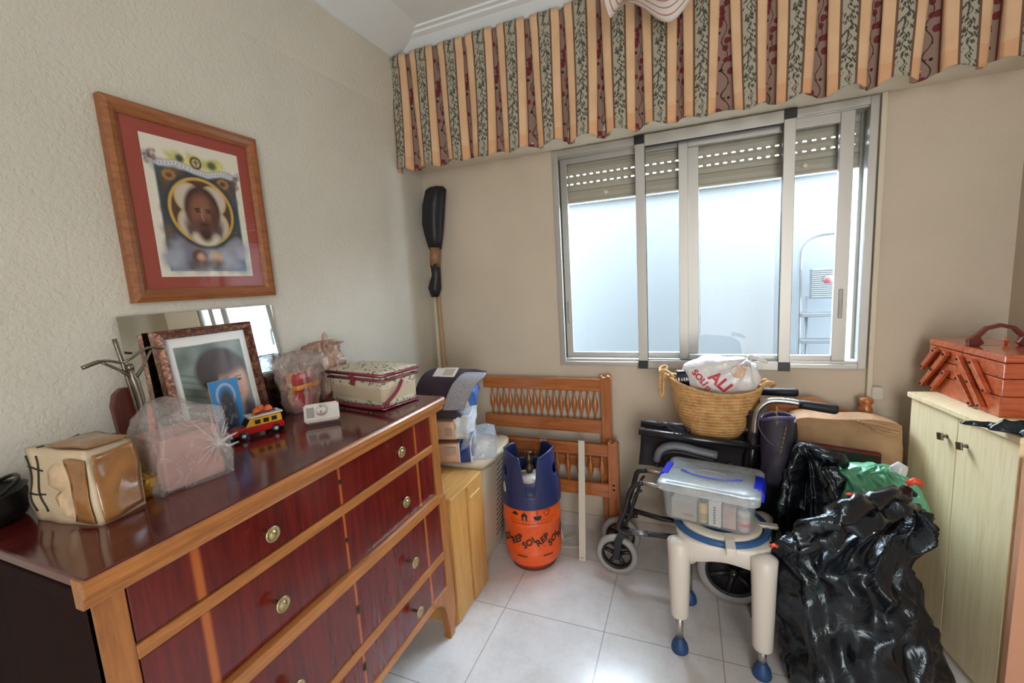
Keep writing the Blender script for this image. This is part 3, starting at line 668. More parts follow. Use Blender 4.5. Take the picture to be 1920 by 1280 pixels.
# ------------------------------------------------------------------ things on the chest
# taped brown parcel
M_kraft = mat('manila_parcel_paper', 'CBB798', .5, var=.10, vs=7, bump=.5, bs=9, bd=.01)
M_tape = mat('brown_parcel_tape', '96683C', .18, var=.2, vs=12, bump=.5, bs=18, bd=.006, coat=.4)
M_ink = mat('black_marker', '1B1513', .5)
par = thing('taped_parcel', 'small crumpled cardboard parcel with black marker lines and brown tape', 'parcel', (-1.172, .462, T), radians(9))
def crumple(v, a, s, seed=0): return Vector((v.x+nz(*v, s, seed)*a, v.y+nz(*v, s, seed+9)*a, v.z+nz(*v, s, seed+5)*a))
def soft_box(x0, x1, y0, y1, z0, z1, n=14, a=.008, s=14, seed=0, dent=None, top=None, bulge=0):
    bm = bmesh.new(); bmesh.ops.create_cube(bm, size=2); bmesh.ops.subdivide_edges(bm, edges=bm.edges[:], cuts=n, use_grid_fill=True)
    for v in bm.verts:
        c = v.co; u, w, h = c.x, c.y, c.z; r = 1.0
        b = bulge*(1-u*u)*(1-w*w)*(1-h*h*.0)
        p = Vector(((x0+x1)/2+(x1-x0)/2*u*(1+bulge*(1-w*w)*(1-h*h)), (y0+y1)/2+(y1-y0)/2*w*(1+bulge*(1-u*u)*(1-h*h)), (z0+z1)/2+(z1-z0)/2*h+(bulge*(z1-z0)*(1-u*u)*(1-w*w)*.5 if h > .99 else 0)))
        if dent: p = dent(p, u, w, h)
        q = crumple(p, a, s, seed); q.z = max(q.z, z0) if h > -.999 else z0
        v.co = q
    return bm
def pdent(p, u, w, h):
    k = max(0, 1-hypot((u+.5)*1.4, (h-.1)*1.3)) if w < -.5 else 0
    p.z += .012*(1-w)*.3 if h > .9 else 0
    if h > .2: p.x += -.01*h*u
    return p
bm = soft_box(-.088, .086, -.045, .048, 0, .148, 12, .007, 16, 2, pdent)
mb = MB(); mb.bm(bm, smooth=True); obj('carton', mb, M_kraft, par)
tp = MB()
def on_front(x, z, d=0): 
    q = crumple(Vector((x, -.045, z)), .007, 16, 2); return Vector((q.x, q.y-.0012-d, q.z))
def on_side(y, z): q = crumple(Vector((.086, y, z)), .007, 16, 2); return Vector((q.x+.0025, q.y, q.z))
def on_top(x, y): q = crumple(Vector((x, y, .148)), .007, 16, 2); return Vector((q.x, q.y, q.z+.004+.012*(1-y/.06)*.15))
obj('tape', MB().grid(lambda u, v: on_side(-.04+.084*u, .004+.142*v), 10, 12), M_tape, par, solid=.0008)
obj('tape', MB().grid(lambda u, v: on_top(-.03+.11*u+.01*v, -.042+.088*v)+Vector((0, 0, .006)), 10, 10), M_tape, par, solid=.0008)
obj('tape', MB().grid(lambda u, v: on_front(.036+.046*u, .006+.132*v, .004), 6, 12), M_tape, par, solid=.0008)
lump = MB(); lump.lathe([(.002, -.035), (.02, -.028), (.034, -.008), (.036, .012), (.022, .03), (.002, .036)], (.008, -.030, .098), 20, sy=.7)
lump.v = [tuple(crumple(Vector(v), .012, 30, 3)) for v in lump.v]; obj('paper_bulge', lump, mat('pale_wrapping_paper', 'C9AE8C', .4, var=.2, vs=30, bump=.6, bs=40), par)
lump = MB(); lump.lathe([(.002, -.03), (.02, -.02), (.03, 0), (.026, .02), (.002, .034)], (.022, -.036, .045), 18, sy=.5, sx=.9)
lump.v = [tuple(crumple(Vector(v), .018, 36, 8)) for v in lump.v]; obj('paper_bulge', lump, mat('pale_wrapping_paper', ''), par)
ink = MB()
for pts in ([(-.080, .118), (-.06, .113), (-.04, .111)], [(-.082, .066), (-.066, .062), (-.04, .062)], [(-.077, .14), (-.076, .118), (-.080, .07), (-.075, .025)], [(-.055, .14), (-.054, .115), (-.055, .06), (-.049, .022)]):
    ink.tube([on_front(x, z, .001) for x, z in smooth_path([(a, b, 0) for a, b in pts], 6) for x, z in [(x, z)]] if False else [on_front(q.x, q.y, .0005) for q in smooth_path([(a, b, 0) for a, b in pts], 6)], .0016, 5)
ink.tube([on_top(-.055, -.042+.08*k/8)+Vector((0, 0, .001)) for k in range(9)], .0014, 5)
obj('marker_lines', ink, M_ink, par)
# yellow packet and small tube beside the parcel
yp = MB(); yp.bm(soft_box(-1.185, -1.118, .527, .560, T+.0, T+.072, 8, .012, 22, 5, lambda p, u, w, h: Vector((p.x, p.y+(p.z-T)*.25, p.z*1.0-(.02*(u+1) if h > .5 else 0)))), smooth=True)
one('snack_packet', 'crumpled gold and white foil packet tucked between the parcel and the clear bag', 'packet', yp, mat('gold_foil_packet', 'B08A3A', .3, .4, var=.45, vs=26, bump=.8, bs=30, bd=.006))
tb = thing('metal_tube', 'thin silver and bronze tube lying behind the taped parcel', 'tube', (-1.28, .58, T))
obj('body', MB().tube([(-1.30, .60, T+.062), (-1.26, .575, T+.062)], .013, 16).box((-1.31, .555, T), (-1.25, .61, T+.050), .004), mat('bronze_metal', '8A7260', .35, .7), tb, True)
obj('cap', MB().tube([(-1.26, .575, T+.062), (-1.24, .5625, T+.062)], .0115, 16), mat('silver_cap', 'B8B2A8', .3, .8), tb, True)
# clear bag with a pink box
cb_ = thing('pink_box_in_clear_bag', 'pink carton wrapped in a knotted clear plastic bag on the chest', 'bag', (-1.148, .632, T), radians(84))
obj('carton', MB().box((-.066, -.066, .002), (.062, .062, .125), .006), mat('pale_pink_card', 'AC7A70', .5, var=.25, vs=9), cb_)
def bdent(p, u, w, h):
    if h > -.5 and w < 0: pass
    k = (h+1)/2
    if h > 0: p.x *= 1-.12*h; p.z += .026*(1-u*u)*(1 if h > .9 else 0)
    p.y -= .02*(1-abs(u))*(1-abs(h))*(1 if w < -.8 else 0)
    return p
film = plastic('clear_wrinkled_film', 'DAD3CF', .26, .12, .55, 11, .012)
mb = MB(); mb.bm(soft_box(-.08, .078, -.078, .085, 0, .165, 16, .014, 14, 6, bdent), smooth=True); obj('film_bag', mb, film, cb_)
kn = MB(); kc = Vector((.046, -.088, .085))
for k in range(22):
    a = 2*pi*k/22+random.uniform(-.2, .2); L = random.uniform(.03, .095)
    e = kc+Vector((min(cos(a)*L*.75, .03), .012, max(min(sin(a)*L, .072), -.08))); m_ = kc+Vector((cos(a)*L*.3, .008, sin(a)*L*.35))
    kn.tube(smooth_path([kc, m_, e], 4), [.0030*(1-.1*i)+.0003 for i in range(9)], 5)
kn.lathe([(.002, -.014), (.012, -.008), (.014, .004), (.006, .012), (.001, .014)], tuple(kc), 12)
for s_ in (1, -1): kn.tube(smooth_path([kc, kc+Vector((.012, -.012, .01*s_)), kc+Vector((.034, -.016, .012*s_+.004))], 5), [.006-.0004*i for i in range(11)], 6)
obj('knot', kn, plastic('clear_film_gathers', 'D8D2CE', .34, .15, .5, 40, .004), cb_)
# crucifix
M_pew = mat('pewter', '7C7468', .35, .85, var=.2, vs=30)
cc = Vector((-1.39, .640, T))
cx_ = thing('standing_crucifix', 'metal crucifix with twisted arms on a dark wooden stand beside the mirror', 'crucifix', cc)
wd = MB(); wd.prism([(-.012, 0), (.038, 0), (.036, .10), (.040, .16), (.036, .195), (.026, .212), (.008, .214), (-.010, .20), (-.018, .17), (-.014, .10), (-.030, .02), (-.034, 0)][::-1], -.010, .010, 0)
obj('wooden_stand', wd, wood('dark_red_stand', '3E1812', '6A2C20', .35, 2, 5, .3), cx_, bevel=.003)
cr = MB(); cr.tube(smooth_path([(.02, .034, .0), (.02, .03, .12), (.02, .018, .25), (.02, .006, .345)], 5), .0052, 8)
cr.tube(smooth_path([(.005, -.062, .282), (.012, -.030, .292), (.018, -.010, .290), (.022, .012, .282), (.03, .03, .29), (.02, .075, .31), (.02, .115, .302)], 5), [.0052]*6+[.0035]*25, 8)
obj('cross', cr, M_pew, cx_)
fg = MB()
sk = [((.026, .026, .262), .009), ((.027, .027, .247), .006), ((.026, .030, .232), .0115), ((.026, .034, .205), .0105), ((.028, .036, .18), .010), ((.030, .036, .150), .0085), ((.034, .034, .115), .006), ((.028, .036, .08), .0045), ((.032, .034, .055), .005)]
fg.tube([p_ for p_, r in sk], [r for p_, r in sk], 10)
fg.lathe([(.001, -.010), (.008, -.006), (.0095, .002), (.006, .009), (.001, .011)], (.027, .025, .266), 12)
fg.tube(smooth_path([(.026, .030, .236), (.022, .006, .262), (.014, -.026, .290)], 5), [.005]*5+[.0035]*6, 7)
fg.tube(smooth_path([(.026, .034, .236), (.026, .055, .262), (.022, .082, .302)], 5), [.005]*5+[.0035]*6, 7)
obj('figure', fg, M_pew, cx_)
# toy van
vn = thing('toy_van', 'red and yellow toy van with orange luggage on its white roof', 'toy', at(468, 812, 2, T)+Vector((.040, 0, 0)), radians(70))
R_ = mat('toy_red', 'B0181C', .2, coat=.5); Yl = mat('toy_yellow', 'E0A82C', .3, coat=.3); Wt = mat('toy_white', 'D9D5CC', .3); Or = mat('toy_orange', 'D2622A', .4); Bk = mat('toy_black', '151214', .5)
lower = [(-.078, .014), (.072, .012), (.074, .022), (.070, .034), (.03, .036), (-.035, .036), (-.072, .032), (-.080, .024)]
obj('chassis', MB().prism(lower, -.026, .026, 1), R_, vn, bevel=.003)
obj('bumper', MB().box((-.088, -.026, .012), (-.074, .026, .026), .003), Wt, vn)
cab = [(-.038, .034), (.068, .034), (.066, .058), (-.022, .060)]
obj('cabin', MB().prism(cab, -.024, .024, 1), Yl, vn, bevel=.002)
wn = MB()
for x in (-.012, .012, .036): 
    for y in (-.0245, .0245): wn.box((x, y-.0006, .040), (x+.016, y+.0006, .053), .0003)
wn.hexa([(-.0375, -.02, .038), (-.0375, .02, .038), (-.036, .02, .038), (-.036, -.02, .038), (-.027, -.02, .056), (-.027, .02, .056), (-.025, .02, .056), (-.025, -.02, .056)])
obj('windows', wn, Bk, vn)
obj('roof', MB().box((-.028, -.027, .060), (.072, .027, .066), .003), Wt, vn)
lg = MB(); 
for x, y, r in ((.0, -.008, .011), (.018, .008, .013), (.036, -.005, .012), (.008, .012, .009)): lg.lathe([(.002, 0), (r, .003), (r*1.05, r), (r*.6, r*1.7), (.001, r*1.9)], (x, y, .066), 12)
obj('luggage', lg, Or, vn)
rk = MB(); rk.tube([(-.005, -.02, .072), (.05, -.02, .072), (.05, .02, .072), (-.005, .02, .072)], .0015, 6, closed=True)
for x, y in ((-.005, -.02), (.05, -.02), (.05, .02), (-.005, .02)): rk.tube([(x, y, .065), (x, y, .072)], .0012, 5)
obj('roof_rack', rk, Bk, vn)
for x in (-.048, .045):
    for y in (-.026, .026):
        mt = Matrix.Translation((x, y, .013)) @ Matrix.Rotation(radians(90), 4, 'X')
        w_ = obj('wheel', MB().lathe([(.001, -.005), (.012, -.005), (.013, -.003), (.013, .003), (.012, .005), (.001, .005)], mtx=mt, n=18), Bk, vn)
        obj('hubcap', MB().lathe([(.001, -.0062), (.006, -.0056), (.006, .0056), (.001, .0062)], mtx=mt, n=12), Wt, w_)
# plug adapter
ad = thing('plug_adapter', 'white two pin wall plug timer lying on the glossy chest top', 'adapter', at(606, 792, 2, T), radians(44))
M_wp = mat('white_plastic', 'D6D0C8', .35)
tl = Matrix.Translation((0, 0, .034)) @ Matrix.Rotation(radians(62), 4, 'X')
ab = MB(); bmx = bmesh.new(); bmesh.ops.create_cube(bmx, size=1)
for v in bmx.verts: v.co = Vector((v.co.x*.108, v.co.y*.062, v.co.z*.036))
bmesh.ops.bevel(bmx, geom=bmx.edges[:], offset=.005, segments=3, affect='EDGES'); ab.bm(bmx, tl @ Matrix.Translation((0.0, .0, 0)))
obj('body', ab, M_wp, ad)
obj('label_plate', MB().box((-.046, -.016, .0175), (-.022, .018, .0187), .0005, tl), mat('grey_label', '9A958E', .5), ad)
pl = MB(); pl.lathe([(.018, .016), (.017, .042), (.015, .048), (.001, .048)], (.0, 0, 0), 20, mtx=tl, sy=.75); obj('plug_boss', pl, M_wp, ad)
for y in (-.0095, .0095):
    obj('pin', MB().tube([tl @ Vector((0, y, .046)), tl @ Vector((0, y, .068))], .0024, 8), mat('silver_pin', 'C9C9C9', .25, .9), ad)
for y in (-.020, .004): obj('window', MB().box((.0535, y, -.008), (.0546, y+.015, .008), .0004, tl), Bk, ad)
# floral sewing basket with handle
c0, c1_, c2_ = at(722, 771, 2, T), at(614, 754, 2, T), at(777, 753, 2, T)
ang = atan2(c0.y-c1_.y, c0.x-c1_.x)
sb = thing('sewing_basket', 'padded cream floral sewing basket with crimson trim and hoop handle on the chest end', 'sewing basket', (c0.x, c0.y, T), ang)
L_, D_, H_ = .30, .165, .13
def fabmat():
    t = NT('cream_floral_fabric'); v = t.coord('Object'); sx = t.n('SeparateXYZ'); t.l(v, sx.inputs[0]); z = sx.outputs[2]
    vo = t.n('TexVoronoi'); t.l(v, vo.inputs['Vector']); vo.inputs['Scale'].default_value = 75
    n = t.noise(v, 30, 3, .6)
    dots = t.M('MULTIPLY', t.M('LESS_THAN', vo.outputs['Distance'], .42), t.M('GREATER_THAN', n, .48))
    band = t.M('MAXIMUM', t.M('GREATER_THAN', z, .078), t.M('LESS_THAN', z, .032))
    c = t.mix(t.M('MULTIPLY', dots, band), lin('C9BFA8'), lin('6A7368'))
    red = t.M('MULTIPLY', t.M('MULTIPLY', t.M('LESS_THAN', vo.outputs['Distance'], .3), t.M('LESS_THAN', n, .42)), band); c = t.mix(red, c, lin('8E5A58'))
    c = t.mix(t.M('MULTIPLY', t.M('SUBTRACT', 1, band), .55), c, lin('B09A7C'))
    t.l(c, t.b.inputs['Base Color']); t.b.inputs['Roughness'].default_value = .8; t.bump(t.noise(v, 200, 2), .4, .001); return t.m
M_fab = fabmat(); M_crim = mat('crimson_vinyl', '7E2638', .3, coat=.3)
sb_ = MB(); sb_.box((-L_, 0, .008), (0, D_, H_-.02), .012); obj('body', sb_, M_fab, sb)
lid = MB(); lid.bm(soft_box(-L_-.004, .004, -.004, D_+.004, H_-.014, H_+.008, 10, .0, 5, 1, None, None, .0), smooth=True); 
lid.v = [(x, y, z+(.018*(1-((x+L_/2)/(L_/2+.01))**2)*(1-((y-D_/2)/(D_/2+.01))**2) if z > H_ else 0)) for x, y, z in lid.v]
ld = obj('lid', lid, M_fab, sb)
rim = lambda z, e, r: MB().tube([(-L_-e, -e, z), (e, -e, z), (e, D_+e, z), (-L_-e, D_+e, z)], r, 8, closed=True)
obj('piping', rim(H_-.002, .006, .0065), M_crim, ld); obj('piping', rim(H_-.022, .004, .004), M_crim, sb); obj('piping', rim(.006, .0, .004), M_crim, sb)
for x, y in ((-.012, .012), (-L_+.012, .012), (-.012, D_-.012), (-L_+.012, D_-.012)): obj('foot', MB().lathe([(.006, 0), (.007, .004), (.005, .01)], (x, y, 0), 12), M_crim, sb)
hd = MB(); hp = [(.012, D_*.5, .098), (.012, .05, .060), (.012, .0, .030), (.004, -.018, .020), (-.03, -.022, .016), (-L_/2, -.024, .014), (-L_+.03, -.022, .016), (-L_-.004, -.018, .022), (-L_-.012, .0, .032), (-L_-.012, .05, .06), (-L_-.012, D_*.5, .098)]
hd.tube(smooth_path(hp, 6), .0065, 10); obj('hoop_handle', hd, M_crim, sb)
obj('clasp', MB().box((-L_*.5-.010, -.013, .085), (-L_*.5+.006, -.002, .128), .003), M_crim, sb)
# wrapped gift and bag behind
gf = thing('gift_in_cellophane', 'red and yellow party gift wrapped in cellophane beside the mirror', 'bag', (-1.36, 1.20, T))
gm = MB(); gm.box((-1.385, 1.12, T+.002), (-1.305, 1.225, T+.145), .02); obj('gift', gm, mat('red_gift_paper', 'A03A3E', .4, var=.3, vs=16), gf, True)
obj('ribbon', MB().box((-1.388, 1.117, T+.085), (-1.300, 1.228, T+.103), .004).box((-1.35, 1.117, T+.03), (-1.328, 1.228, T+.148), .004), mat('orange_ribbon', 'D08A3A', .4), gf, True)
fl = bag_mesh([(T, -1.345, 1.172, .045, .06, .2), (T+.07, -1.345, 1.172, .055, .07, .6), (T+.15, -1.345, 1.172, .055, .075, 1), (T+.185, -1.345, 1.172, .065, .085, 1.4), (T+.212, -1.35, 1.18, .045, .06, 1.4), (T+.222, -1.35, 1.18, .01, .02, .5)], 56, 30, 3, .03, .02, 20)
obj('film', fl, plastic('cellophane', 'D8C8C0', .28, .12, .6, 12, .008), gf, True)
pb = thing('pink_plastic_bag', 'crumpled pale pink plastic bag piled behind the sewing basket', 'bag', (-1.36, 1.36, T))
fl = bag_mesh([(T, -1.39, 1.34, .05, .06, .2), (T+.10, -1.39, 1.34, .058, .075, .8), (T+.19, -1.395, 1.34, .055, .08, 1), (T+.225, -1.40, 1.36, .035, .06, 1.2), (T+.235, -1.40, 1.37, .01, .02, .5)], 56, 30, 8, .03, .03, 14)
obj('bag', fl, plastic('pale_pink_film', 'C9A692', .75, .25, .8, 20, .008), pb, True)
obj('tuft', MB().lathe([(.018, -.01), (.010, .012), (.012, .03), (.004, .045), (.001, .046)], (-1.40, 1.37, T+.222), 10), plastic('pale_pink_film', ''), pb, True)
# glass ornament in front of the mirror
# brown bear shape is only seen through film: small round bottle top
# black bowl at the near end
bb = thing('black_bag', 'black leather pouch at the left end of the chest against the wall', 'bag', (-1.37, .40, T))
fl = MB(); fl.lathe([(.055, 0), (.075, .01), (.085, .04), (.082, .062), (.086, .068), (.078, .066), (.070, .04), (.05, .012), (.002, .01)], (-1.345, .35, T), 40, sy=.95)
fl.v = [tuple(crumple(Vector(v), .006, 12, 1)) if v[2] > T+.005 else v for v in fl.v]
obj('pouch', fl, mat('black_leather', '0B0A0B', .45), bb, True)
obj('strap', MB().tube(smooth_path([(-1.265, .35, T+.06), (-1.29, .40, T+.082), (-1.36, .42, T+.08), (-1.41, .40, T+.06)], 6), .004, 8), mat('black_leather', ''), bb, True)
wr = thing('crumpled_wrapper', 'crumpled translucent wrapper beside the black pouch', 'wrapper', (-1.32, .47, T))
fl = bag_mesh([(T, -1.33, .475, .03, .018, 0), (T+.03, -1.33, .475, .034, .02, 1), (T+.06, -1.335, .475, .03, .018, 1), (T+.075, -1.34, .475, .005, .005, 1)], 30, 16, 5, .03, .03, 30)
obj('film', fl, plastic('grey_wrapper', 'BDB6AC', .6, .25, .8, 30, .006), wr, True)

# ------------------------------------------------------------------ far left corner
def look(px, py, ax, v): return at(px, py, ax, v)
# pine cabinet with folding doors beyond the chest
M_pine = wood('light_pine', 'A8793F', 'CC9A58', .35, 2, 4, .2); M_piney = wood('light_pine_top', 'A8793F', 'D0A060', .35, 1, 4, .2)
hb = .575
pc = thing('pine_cabinet', 'low light pine cabinet with plain panel doors standing beyond the chest of drawers', 'cabinet', (-1.18, 1.59, 0))
cx0, cx1, cy0, cy1 = -1.45, -.905, 1.445, 1.735
obj('carcass', MB().box((cx0, cy0, 0), (cx1-.02, cy1, hb-.016), .002), M_pine, pc, True)
obj('top', MB().box((cx0, cy0, hb-.016), (cx1, cy1, hb), .003), M_piney, pc, True)
for a, b, e in ((cy0, 1.585, .0), (1.592, cy1, .004)):
    d_ = obj('door', MB().box((cx1-.022, a+.002, .01), (cx1-.006+e, b-.002, hb-.018), .003), M_pine, pc, True)
    if e: obj('pull_strip', MB().box((cx1-.002, a+.02, hb-.075), (cx1+.001, b-.03, hb-.071), .0005), mat('pale_edge', 'D8C090', .4), d_, True)
# tall beige laundry hamper
M_ham = mat('beige_hamper_plastic', 'D2C4AC', .4, sub=.05)
hm_ = thing('laundry_hamper', 'tall tapered beige plastic laundry hamper with slotted side between cabinet and gas bottle', 'hamper', (-1.14, 1.95, 0))
def hring(z, e, cxx=-1.15, cyy=1.97, hx=.215, hy=.19):
    k = .80+.20*z/.6; z *= .94; pts = []
    for i in range(48):
        t = 2*pi*i/48; c_, s_ = cos(t), sin(t); q = (abs(c_)**6+abs(s_)**6)**(-1/6); pts.append((cxx+c_*q*(hx*k+e), cyy+s_*q*(hy*k+e), z))
    return pts
m = MB(); m.smooth = True; zs = [0, .01, .1, .2, .3, .4, .5, .57, .60]; vs = []
for z in zs: vs += hring(z, -.006 if z == 0 else 0)
m.add(vs, [(i*48+k, i*48+(k+1) % 48, (i+1)*48+(k+1) % 48, (i+1)*48+k) for i in range(len(zs)-1) for k in range(48)]+[tuple(range(48))[::-1]])
obj('tub', m, M_ham, hm_, True)
m = MB(); m.smooth = True; vs = []
prof_ = [(.575, .002), (.57, .014), (.592, .020), (.618, .018), (.628, .008), (.63, -.01)]
for z, e in prof_:
    vs += [(x, y, zz+.012*sin((x+y)*16)*(1 if z > .58 else .3)) for x, y, zz in hring(z, e)]
m.add(vs, [(i*48+k, i*48+(k+1) % 48, (i+1)*48+(k+1) % 48, (i+1)*48+k) for i in range(5) for k in range(48)]+[tuple(5*48+k for k in range(48))])
obj('lid', m, M_ham, hm_, True)
m = MB()
for k in range(15):
    z = .08+k*.029; kk = .80+.20*z/.6/.94; x = -1.15+.215*kk
    m.hexa([(x-.001, 1.99, z), (x-.001, 2.075, z+.012), (x+.0012, 2.075, z+.012), (x+.0012, 1.99, z), (x-.001, 1.99, z+.007), (x-.001, 2.075, z+.019), (x+.0018, 2.075, z+.019), (x+.0018, 1.99, z+.007)])
obj('slots', m, mat('slot_shadow_gap', '4A4036', .8), hm_, True)
# packs on the cabinet
M_packb = mat('peach_plastic_pack', 'C8A184', .35, var=.08, vs=10, bump=.4, bs=16, bd=.006)
M_navy = mat('navy_pack_band', '1E3578', .25, coat=.3, bump=.4, bs=16, bd=.006); M_wpk = mat('white_pack_film', 'C9CCD0', .25, bump=.7, bs=18, bd=.01)
def pack(name, label, c, L, D, H, rz, seed, ends, root_group='hygiene packs stacked on the pine cabinet'):
    t_ = thing(name, label, 'package', c, rz, root_group)
    mb = MB(); mb.bm(soft_box(-L/2, L/2, -D/2, D/2, 0, H, 10, .008, 12, seed, None, None, .05), smooth=True); o = obj('pack', mb, M_packb, t_, bevel=.004)
    return t_
hz = .602
def rootat(px, py, lx, ly, rz, z): q = at(px, py, 2, hz); c, n = cos(rz), sin(rz); return Vector((q.x-(lx*c-ly*n), q.y-(lx*n+ly*c), z))
G1 = 'wrapped packs piled on the hamper'
p1 = thing('nappy_pack', 'peach and navy wrapped pack under clear film, lowest of the pile on the hamper', 'package', rootat(863, 866, .066, -.10, radians(20), hz), radians(20), G1)
mb = MB(); mb.bm(soft_box(-.20, .075, -.10, .10, 0, .092, 10, .006, 14, 1, None, None, .05), smooth=True); obj('pack', mb, M_packb, p1)
mb = MB(); mb.bm(soft_box(.066, .125, -.104, .104, .0, .096, 10, .006, 14, 1, None, None, .05), smooth=True); obj('navy_end', mb, M_navy, p1)
for x in (.066, .122): obj('white_stripe', MB().box((x-.003, -.108, .0), (x+.003, .108, .099), .002), mat('white_band', 'CFD2D6', .3), p1)
obj('printed_panel', MB().box((.0, -.1115, .04), (.05, -.108, .08), .0005), mat('grey_print', 'A58E7E', .5), p1)
mb = MB(); mb.bm(soft_box(.08, .235, -.10, .10, .0, .125, 10, .02, 12, 4, lambda p, u, w, h: Vector((p.x, p.y*(1-.25*(u+1)/2), p.z)), None, .05), smooth=True); obj('clear_film', mb, plastic('blue_tinted_film', 'C2CCD8', .34, .12, .5, 12, .012), p1)
p2 = thing('nappy_pack', 'peach pack with a crumpled white end, second from the bottom of the pile', 'package', p1.location+Vector((-.025, -.01, .117)), radians(14), G1)
mb = MB(); mb.bm(soft_box(-.19, .095, -.095, .095, 0, .088, 10, .006, 14, 11, None, None, .05), smooth=True); obj('pack', mb, M_packb, p2)
mb = MB(); mb.bm(soft_box(.088, .155, -.095, .10, .0, .105, 10, .018, 20, 12, lambda p, u, w, h: Vector((p.x, p.y, p.z+(.03*(w+1)/2 if h > .8 else 0)))), smooth=True); obj('crumpled_end', mb, M_wpk, p2)
obj('printed_panel', MB().box((.045, -.106, .02), (.08, -.1025, .055), .0005), mat('grey_print', ''), p2)
p3 = thing('nappy_pack', 'shiny blue and white pack tilted on top of the pile under the folded cloths', 'package', p1.location+Vector((.02, .03, .232)), radians(18), G1)
mt = Matrix.Translation((0, 0, .035)) @ Matrix.Rotation(radians(-10), 4, 'Y') @ Matrix.Rotation(radians(14), 4, 'X')
mb = MB(); mb.bm(soft_box(-.16, .135, -.085, .095, 0, .075, 10, .008, 14, 21, None, None, .08), mt, smooth=True); obj('pack', mb, mat('bright_blue_pack', '3C66A8', .2, coat=.4, var=.3, vs=6, bump=.5, bs=14, bd=.008), p3)
mb = MB(); mb.bm(soft_box(.06, .10, -.088, .098, .0, .082, 6, .005, 14, 21, None, None, .06), mt); obj('white_band', mb, M_wpk, p3)
# folded cloths
def drape(pts, half, wav=.006, seed=0):
    path = smooth_path(pts, 8); N = len(path)
    def fn(u, v):
        i = min(int(v*(N-1)), N-2); f_ = v*(N-1)-i; p_ = path[i].lerp(path[i+1], f_)
        q = p_+half*(u*2-1); return q+Vector((nz(*q, 9, seed)*wav, 0, nz(*q, 9, seed+3)*wav))
    return fn
g0 = lambda px, py, y: look(px, py, 1, y)
dk = MB(); dk.grid(drape([g0(835, 782, 1.735), g0(820, 768, 1.70), g0(815, 735, 1.70), g0(828, 706, 1.75), g0(853, 693, 1.84), g0(880, 697, 1.92)], Vector((.085, .03, -.005)), seed=2), 16, 30)
one('dark_cloth', 'dark plum folded garment draped over the pile of packs', 'clothing', dk, mat('plum_fabric', '3A2E38', .9, var=.12, vs=30, bump=.2, bs=150, bd=.001), solid=.014)
gk_ = MB(); gk_.grid(drape([g0(850, 768, 1.665), g0(856, 750, 1.66), g0(868, 722, 1.68), g0(885, 705, 1.74), g0(893, 699, 1.86)], Vector((.045, .022, -.006)), seed=5), 12, 30)
one('grey_cloth', 'heather grey knitted cloth hanging down over the dark garment', 'clothing', gk_, mat('heather_grey_knit', '8A878A', .95, var=.3, vs=160, bump=.4, bs=220, bd=.001), solid=.012)
ct = thing('paper_card', 'small white folded paper card with a printed square lying on the dark garment', 'card', g0(838, 702, 1.72)+Vector((0, 0, .010)), radians(2))
tm = Matrix.Rotation(radians(28), 4, 'X')
obj('paper', MB().box((-.062, -.03, 0), (.04, .03, .0015), 0, tm), mat('white_paper', 'DAD8D2', .7), ct)
obj('folded_flap', MB().box((-.02, -.033, .0018), (.052, .032, .0035), 0, tm), mat('white_paper', ''), ct)
obj('printed_square', MB().box((-.012, -.024, .0036), (.040, .022, .0042), 0, tm), mat('faded_print', 'B9A79A', .7), ct)

# poles in the corner with a wrapped umbrella-like bundle
um = thing('wrapped_pole_bundle', 'black sheath tied with brown tape around long pale poles standing in the corner', 'pole', (-1.40, 2.24, 0))
M_nyl = mat('black_nylon', '1C1A20', .5, bump=.6, bs=30, bd=.006, stretch=(1, 1, .25)); M_pole = mat('cream_pole', 'C9BFA8', .4)
q = lambda px, py: at(px, py, 1, 2.25)
m = MB(); m.smooth = True
pr = [(818, 351, .040), (817, 357, .060), (813, 385, .066), (812, 420, .064), (814, 445, .052), (816, 468, .036)]
path = [(q(a, b), r_) for a, b, r_ in pr]
vs = []
for c_, r_ in path:
    for k in range(24):
        t_ = 2*pi*k/24; rr = r_*(1+.12*sin(5*t_+1)); vs.append((c_.x+rr*cos(t_), c_.y+rr*.75*sin(t_), c_.z))
m.add(vs, [(i*24+k, i*24+(k+1) % 24, (i+1)*24+(k+1) % 24, (i+1)*24+k) for i in range(len(path)-1) for k in range(24)]+[tuple(range(24)), tuple((len(path)-1)*24+k for k in range(24))])
obj('sheath', m, M_nyl, um, True)
obj('tape_wrap', MB().tube([q(816, 464), q(816, 500)], [.034, .032], 16), mat('brown_tape', '8A6448', .45, bump=.3, bs=60), um, True)
m = MB(); m.tube([q(816, 496), q(817, 515), q(815, 540), q(818, 556)], [.032, .031, .038, .020], 14); m.v = [tuple(crumple(Vector(v), .012, 30, 2)) for v in m.v]
obj('sheath_end', m, M_nyl, um, True)
obj('pole', MB().tube([q(814, 545), Vector((-1.415, 2.25, .0))], .011, 12), M_pole, um, True)
obj('pole', MB().tube([q(821, 545), Vector((-1.375, 2.27, .0))], .009, 12), mat('pale_wood_pole', 'B79470', .5), um, True)

